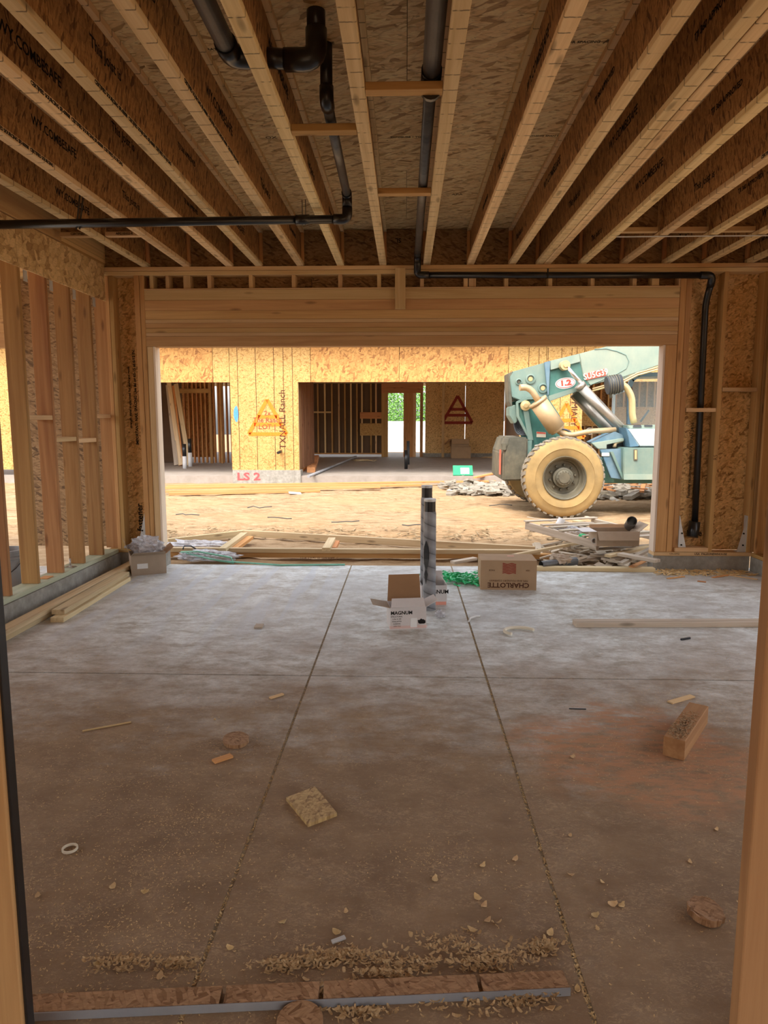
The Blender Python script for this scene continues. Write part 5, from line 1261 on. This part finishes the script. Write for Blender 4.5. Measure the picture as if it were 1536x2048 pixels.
# ridge before the strip
for i in range(2300):
    c = R.choice([(690, 1912, 75, 16), (560, 1935, 40, 12), (890, 1890, 75, 25), (1010, 1915, 70, 22), (960, 1930, 60, 14), (700, 1918, 60, 14), (620, 1925, 60, 12), (820, 1930, 70, 14), (1085, 1895, 30, 14), (770, 1950, 60, 8), (250, 1930, 60, 15), (360, 1930, 40, 14), (690, 1990, 80, 22), (930, 2010, 120, 25), (1050, 1995, 60, 18), (720, 2030, 60, 14)])
    px, py = R.gauss(c[0], c[2]*.6), R.gauss(c[1], c[3]*.6)
    p = atZ(px, py, 0)
    pl.append((p.x, p.y, R.uniform(.005, .023), R.uniform(0, .016)*max(0, 1-abs(py-c[1])/c[3]/1.2)))
chips('shavings_ridge', pl, 'chip', 'ridge of curled wood shavings along the strip in the foreground', seed=2)
# shavings caught in the joints
pl = []
for jx, ya, yb in ((-.565, 1.3, 3.9), (.485, 1.3, 6.2)):
    for i in range(1500 if jx > 0 else 800):
        t_ = R.random()**1.6; y = ya+(yb-ya)*t_
        pl.append((jx+R.gauss(0, .008), y, R.uniform(.005, .015)*(1.2-.4*t_), -.004))
chips('joint_shavings', pl, 'chip', 'wood shavings packed into the slab joints', seed=5)
pl = []
for i in range(6500):
    y = 1.4+4.0*R.random()**1.7; x = R.uniform(-2.3, 2.2)
    if R.random() < .5 and x > 0 and y > 2: continue
    pl.append((x, y, R.choice((.003, .004, .005, .006, .009)), 0))
for cx, cy, s, n in ((-.9, 2.2, .25, 1000), (-1.0, 1.85, .25, 900), (-.6, 1.75, .2, 300), (-.8, 2.45, .12, 300), (-1.1, 2.65, .2, 400), (.15, 2.2, .15, 160), (-1.2, 2.9, .35, 350), (-.75, 3.05, .12, 120), (1.1, 3.0, .35, 500), (1.45, 3.6, .3, 300), (.1, 2.25, .1, 100), (1.9, 4.3, .35, 250), (-2.2, 4.3, .3, 180)):
    for i in range(n): pl.append((R.gauss(cx, s), R.gauss(cy, s*.5), R.uniform(.003, .009), 0))
chips('scattered_shavings', pl, 'chip', 'fine wood shavings scattered over the dusty slab', seed=7)
# larger flakes
fl_px = [(692, 1824), (1190, 1832), (1195, 1858), (955, 1797), (968, 1812), (1225, 1810), (1243, 1812), (565, 1845), (460, 1897), (673, 1866), (1100, 1868), (1090, 1878), (975, 1842), (1155, 1980), (685, 2035), (1100, 2018), (945, 1861), (1030, 1720), (965, 1732), (1142, 1750), (1205, 1765), (75, 1793), (225, 1775), (290, 1785), (195, 1928), (320, 1955), (1380, 1725), (1433, 1660), (1140, 1672), (870, 1760), (430, 1440), (1145, 1515)]
mf = []
for v in range(4):
    RR = random.Random(v); vs = []; fs = []
    n = 6; L = .028
    for s in range(n):
        u = s/(n-1)-.5; w_ = .0085*(1-(2*u)**2*.75)+RR.uniform(-.0015, .0015); z_ = .005*(2*abs(u))**2+.001
        vs += [(u*L, -w_, z_), (u*L, w_, z_+.004*RR.random()), (u*L, -w_, z_+.001), (u*L, w_, z_+.005)]
    for s in range(n-1): q = 4*s; fs += [(q, q+1, q+5, q+4), (q+2, q+6, q+7, q+3), (q, q+4, q+6, q+2), (q+1, q+3, q+7, q+5)]
    fs += [(0, 2, 3, 1), (4*n-4, 4*n-3, 4*n-1, 4*n-2)]
    me = mesh('wood_flake', vs, fs); me.materials.append(M['chip']); mf.append(me)
flakes = []
for k, (px, py) in enumerate(fl_px):
    o = obj('wood_flake', mf[k % 4], None, None, atZ(px, py, 0), (0, 0, R.uniform(0, 6))); s = R.uniform(.6, 1.15); o.scale = (s, s, s)
    flakes.append(o)
marks = [('the small cream ring', (140, 1700)), ('the square strand-board scrap', (620, 1615)), ('the shiny metal clip', (680, 1880)), ('the splintered round disc', (1410, 1833)), ('the right end of the foreground strip', (1130, 1965)), ('the thick timber offcut', (1380, 1475)), ('the round disc at the bottom edge', (600, 2048)), ('the round disc by the left joint', (472, 1487))]
byl = {}
for o in flakes:
    d_, nm = min(((Vector(o.location)-atZ(*q, 0)).length, n_) for n_, q in marks)
    byl.setdefault(nm, []).append((d_, o))
near = ['nearest', 'second nearest', 'third nearest', 'fourth nearest', 'fifth nearest', 'sixth nearest', 'seventh nearest', 'eighth nearest', 'ninth nearest', 'tenth nearest', 'eleventh nearest', 'twelfth nearest', 'thirteenth nearest']
for nm, lst in byl.items():
    for i, (d_, o) in enumerate(sorted(lst, key=lambda t: t[0])): tag(o, 'curled pale wood flake %s to %s' % (near[i], nm), 'wood flake', 'large wood flakes on the slab')
# twigs on the sand
for k, (px, py) in enumerate(((375, 1032), (690, 1048), (830, 1054), (520, 1018), (560, 1040), (1003, 1014))):
    c = atZ(px, py, -.04); pts = [c+Vector((.10*i-.2+R.uniform(-.03, .03), R.uniform(-.06, .06), .02+R.uniform(0, .03))) for i in range(5)]
    o = tube('twig', pts, .008, 'hose', None, 5); tag(o, 'dark twig on the sand, %s' % ('leftmost of six, beside the left jamb', 'in line with the middle cross board', 'just left of the standing pipes', 'third from the left, farther back', 'fourth from the left, nearer', 'rightmost, towards the loader wheel')[k], 'twig', 'twigs on the sand')
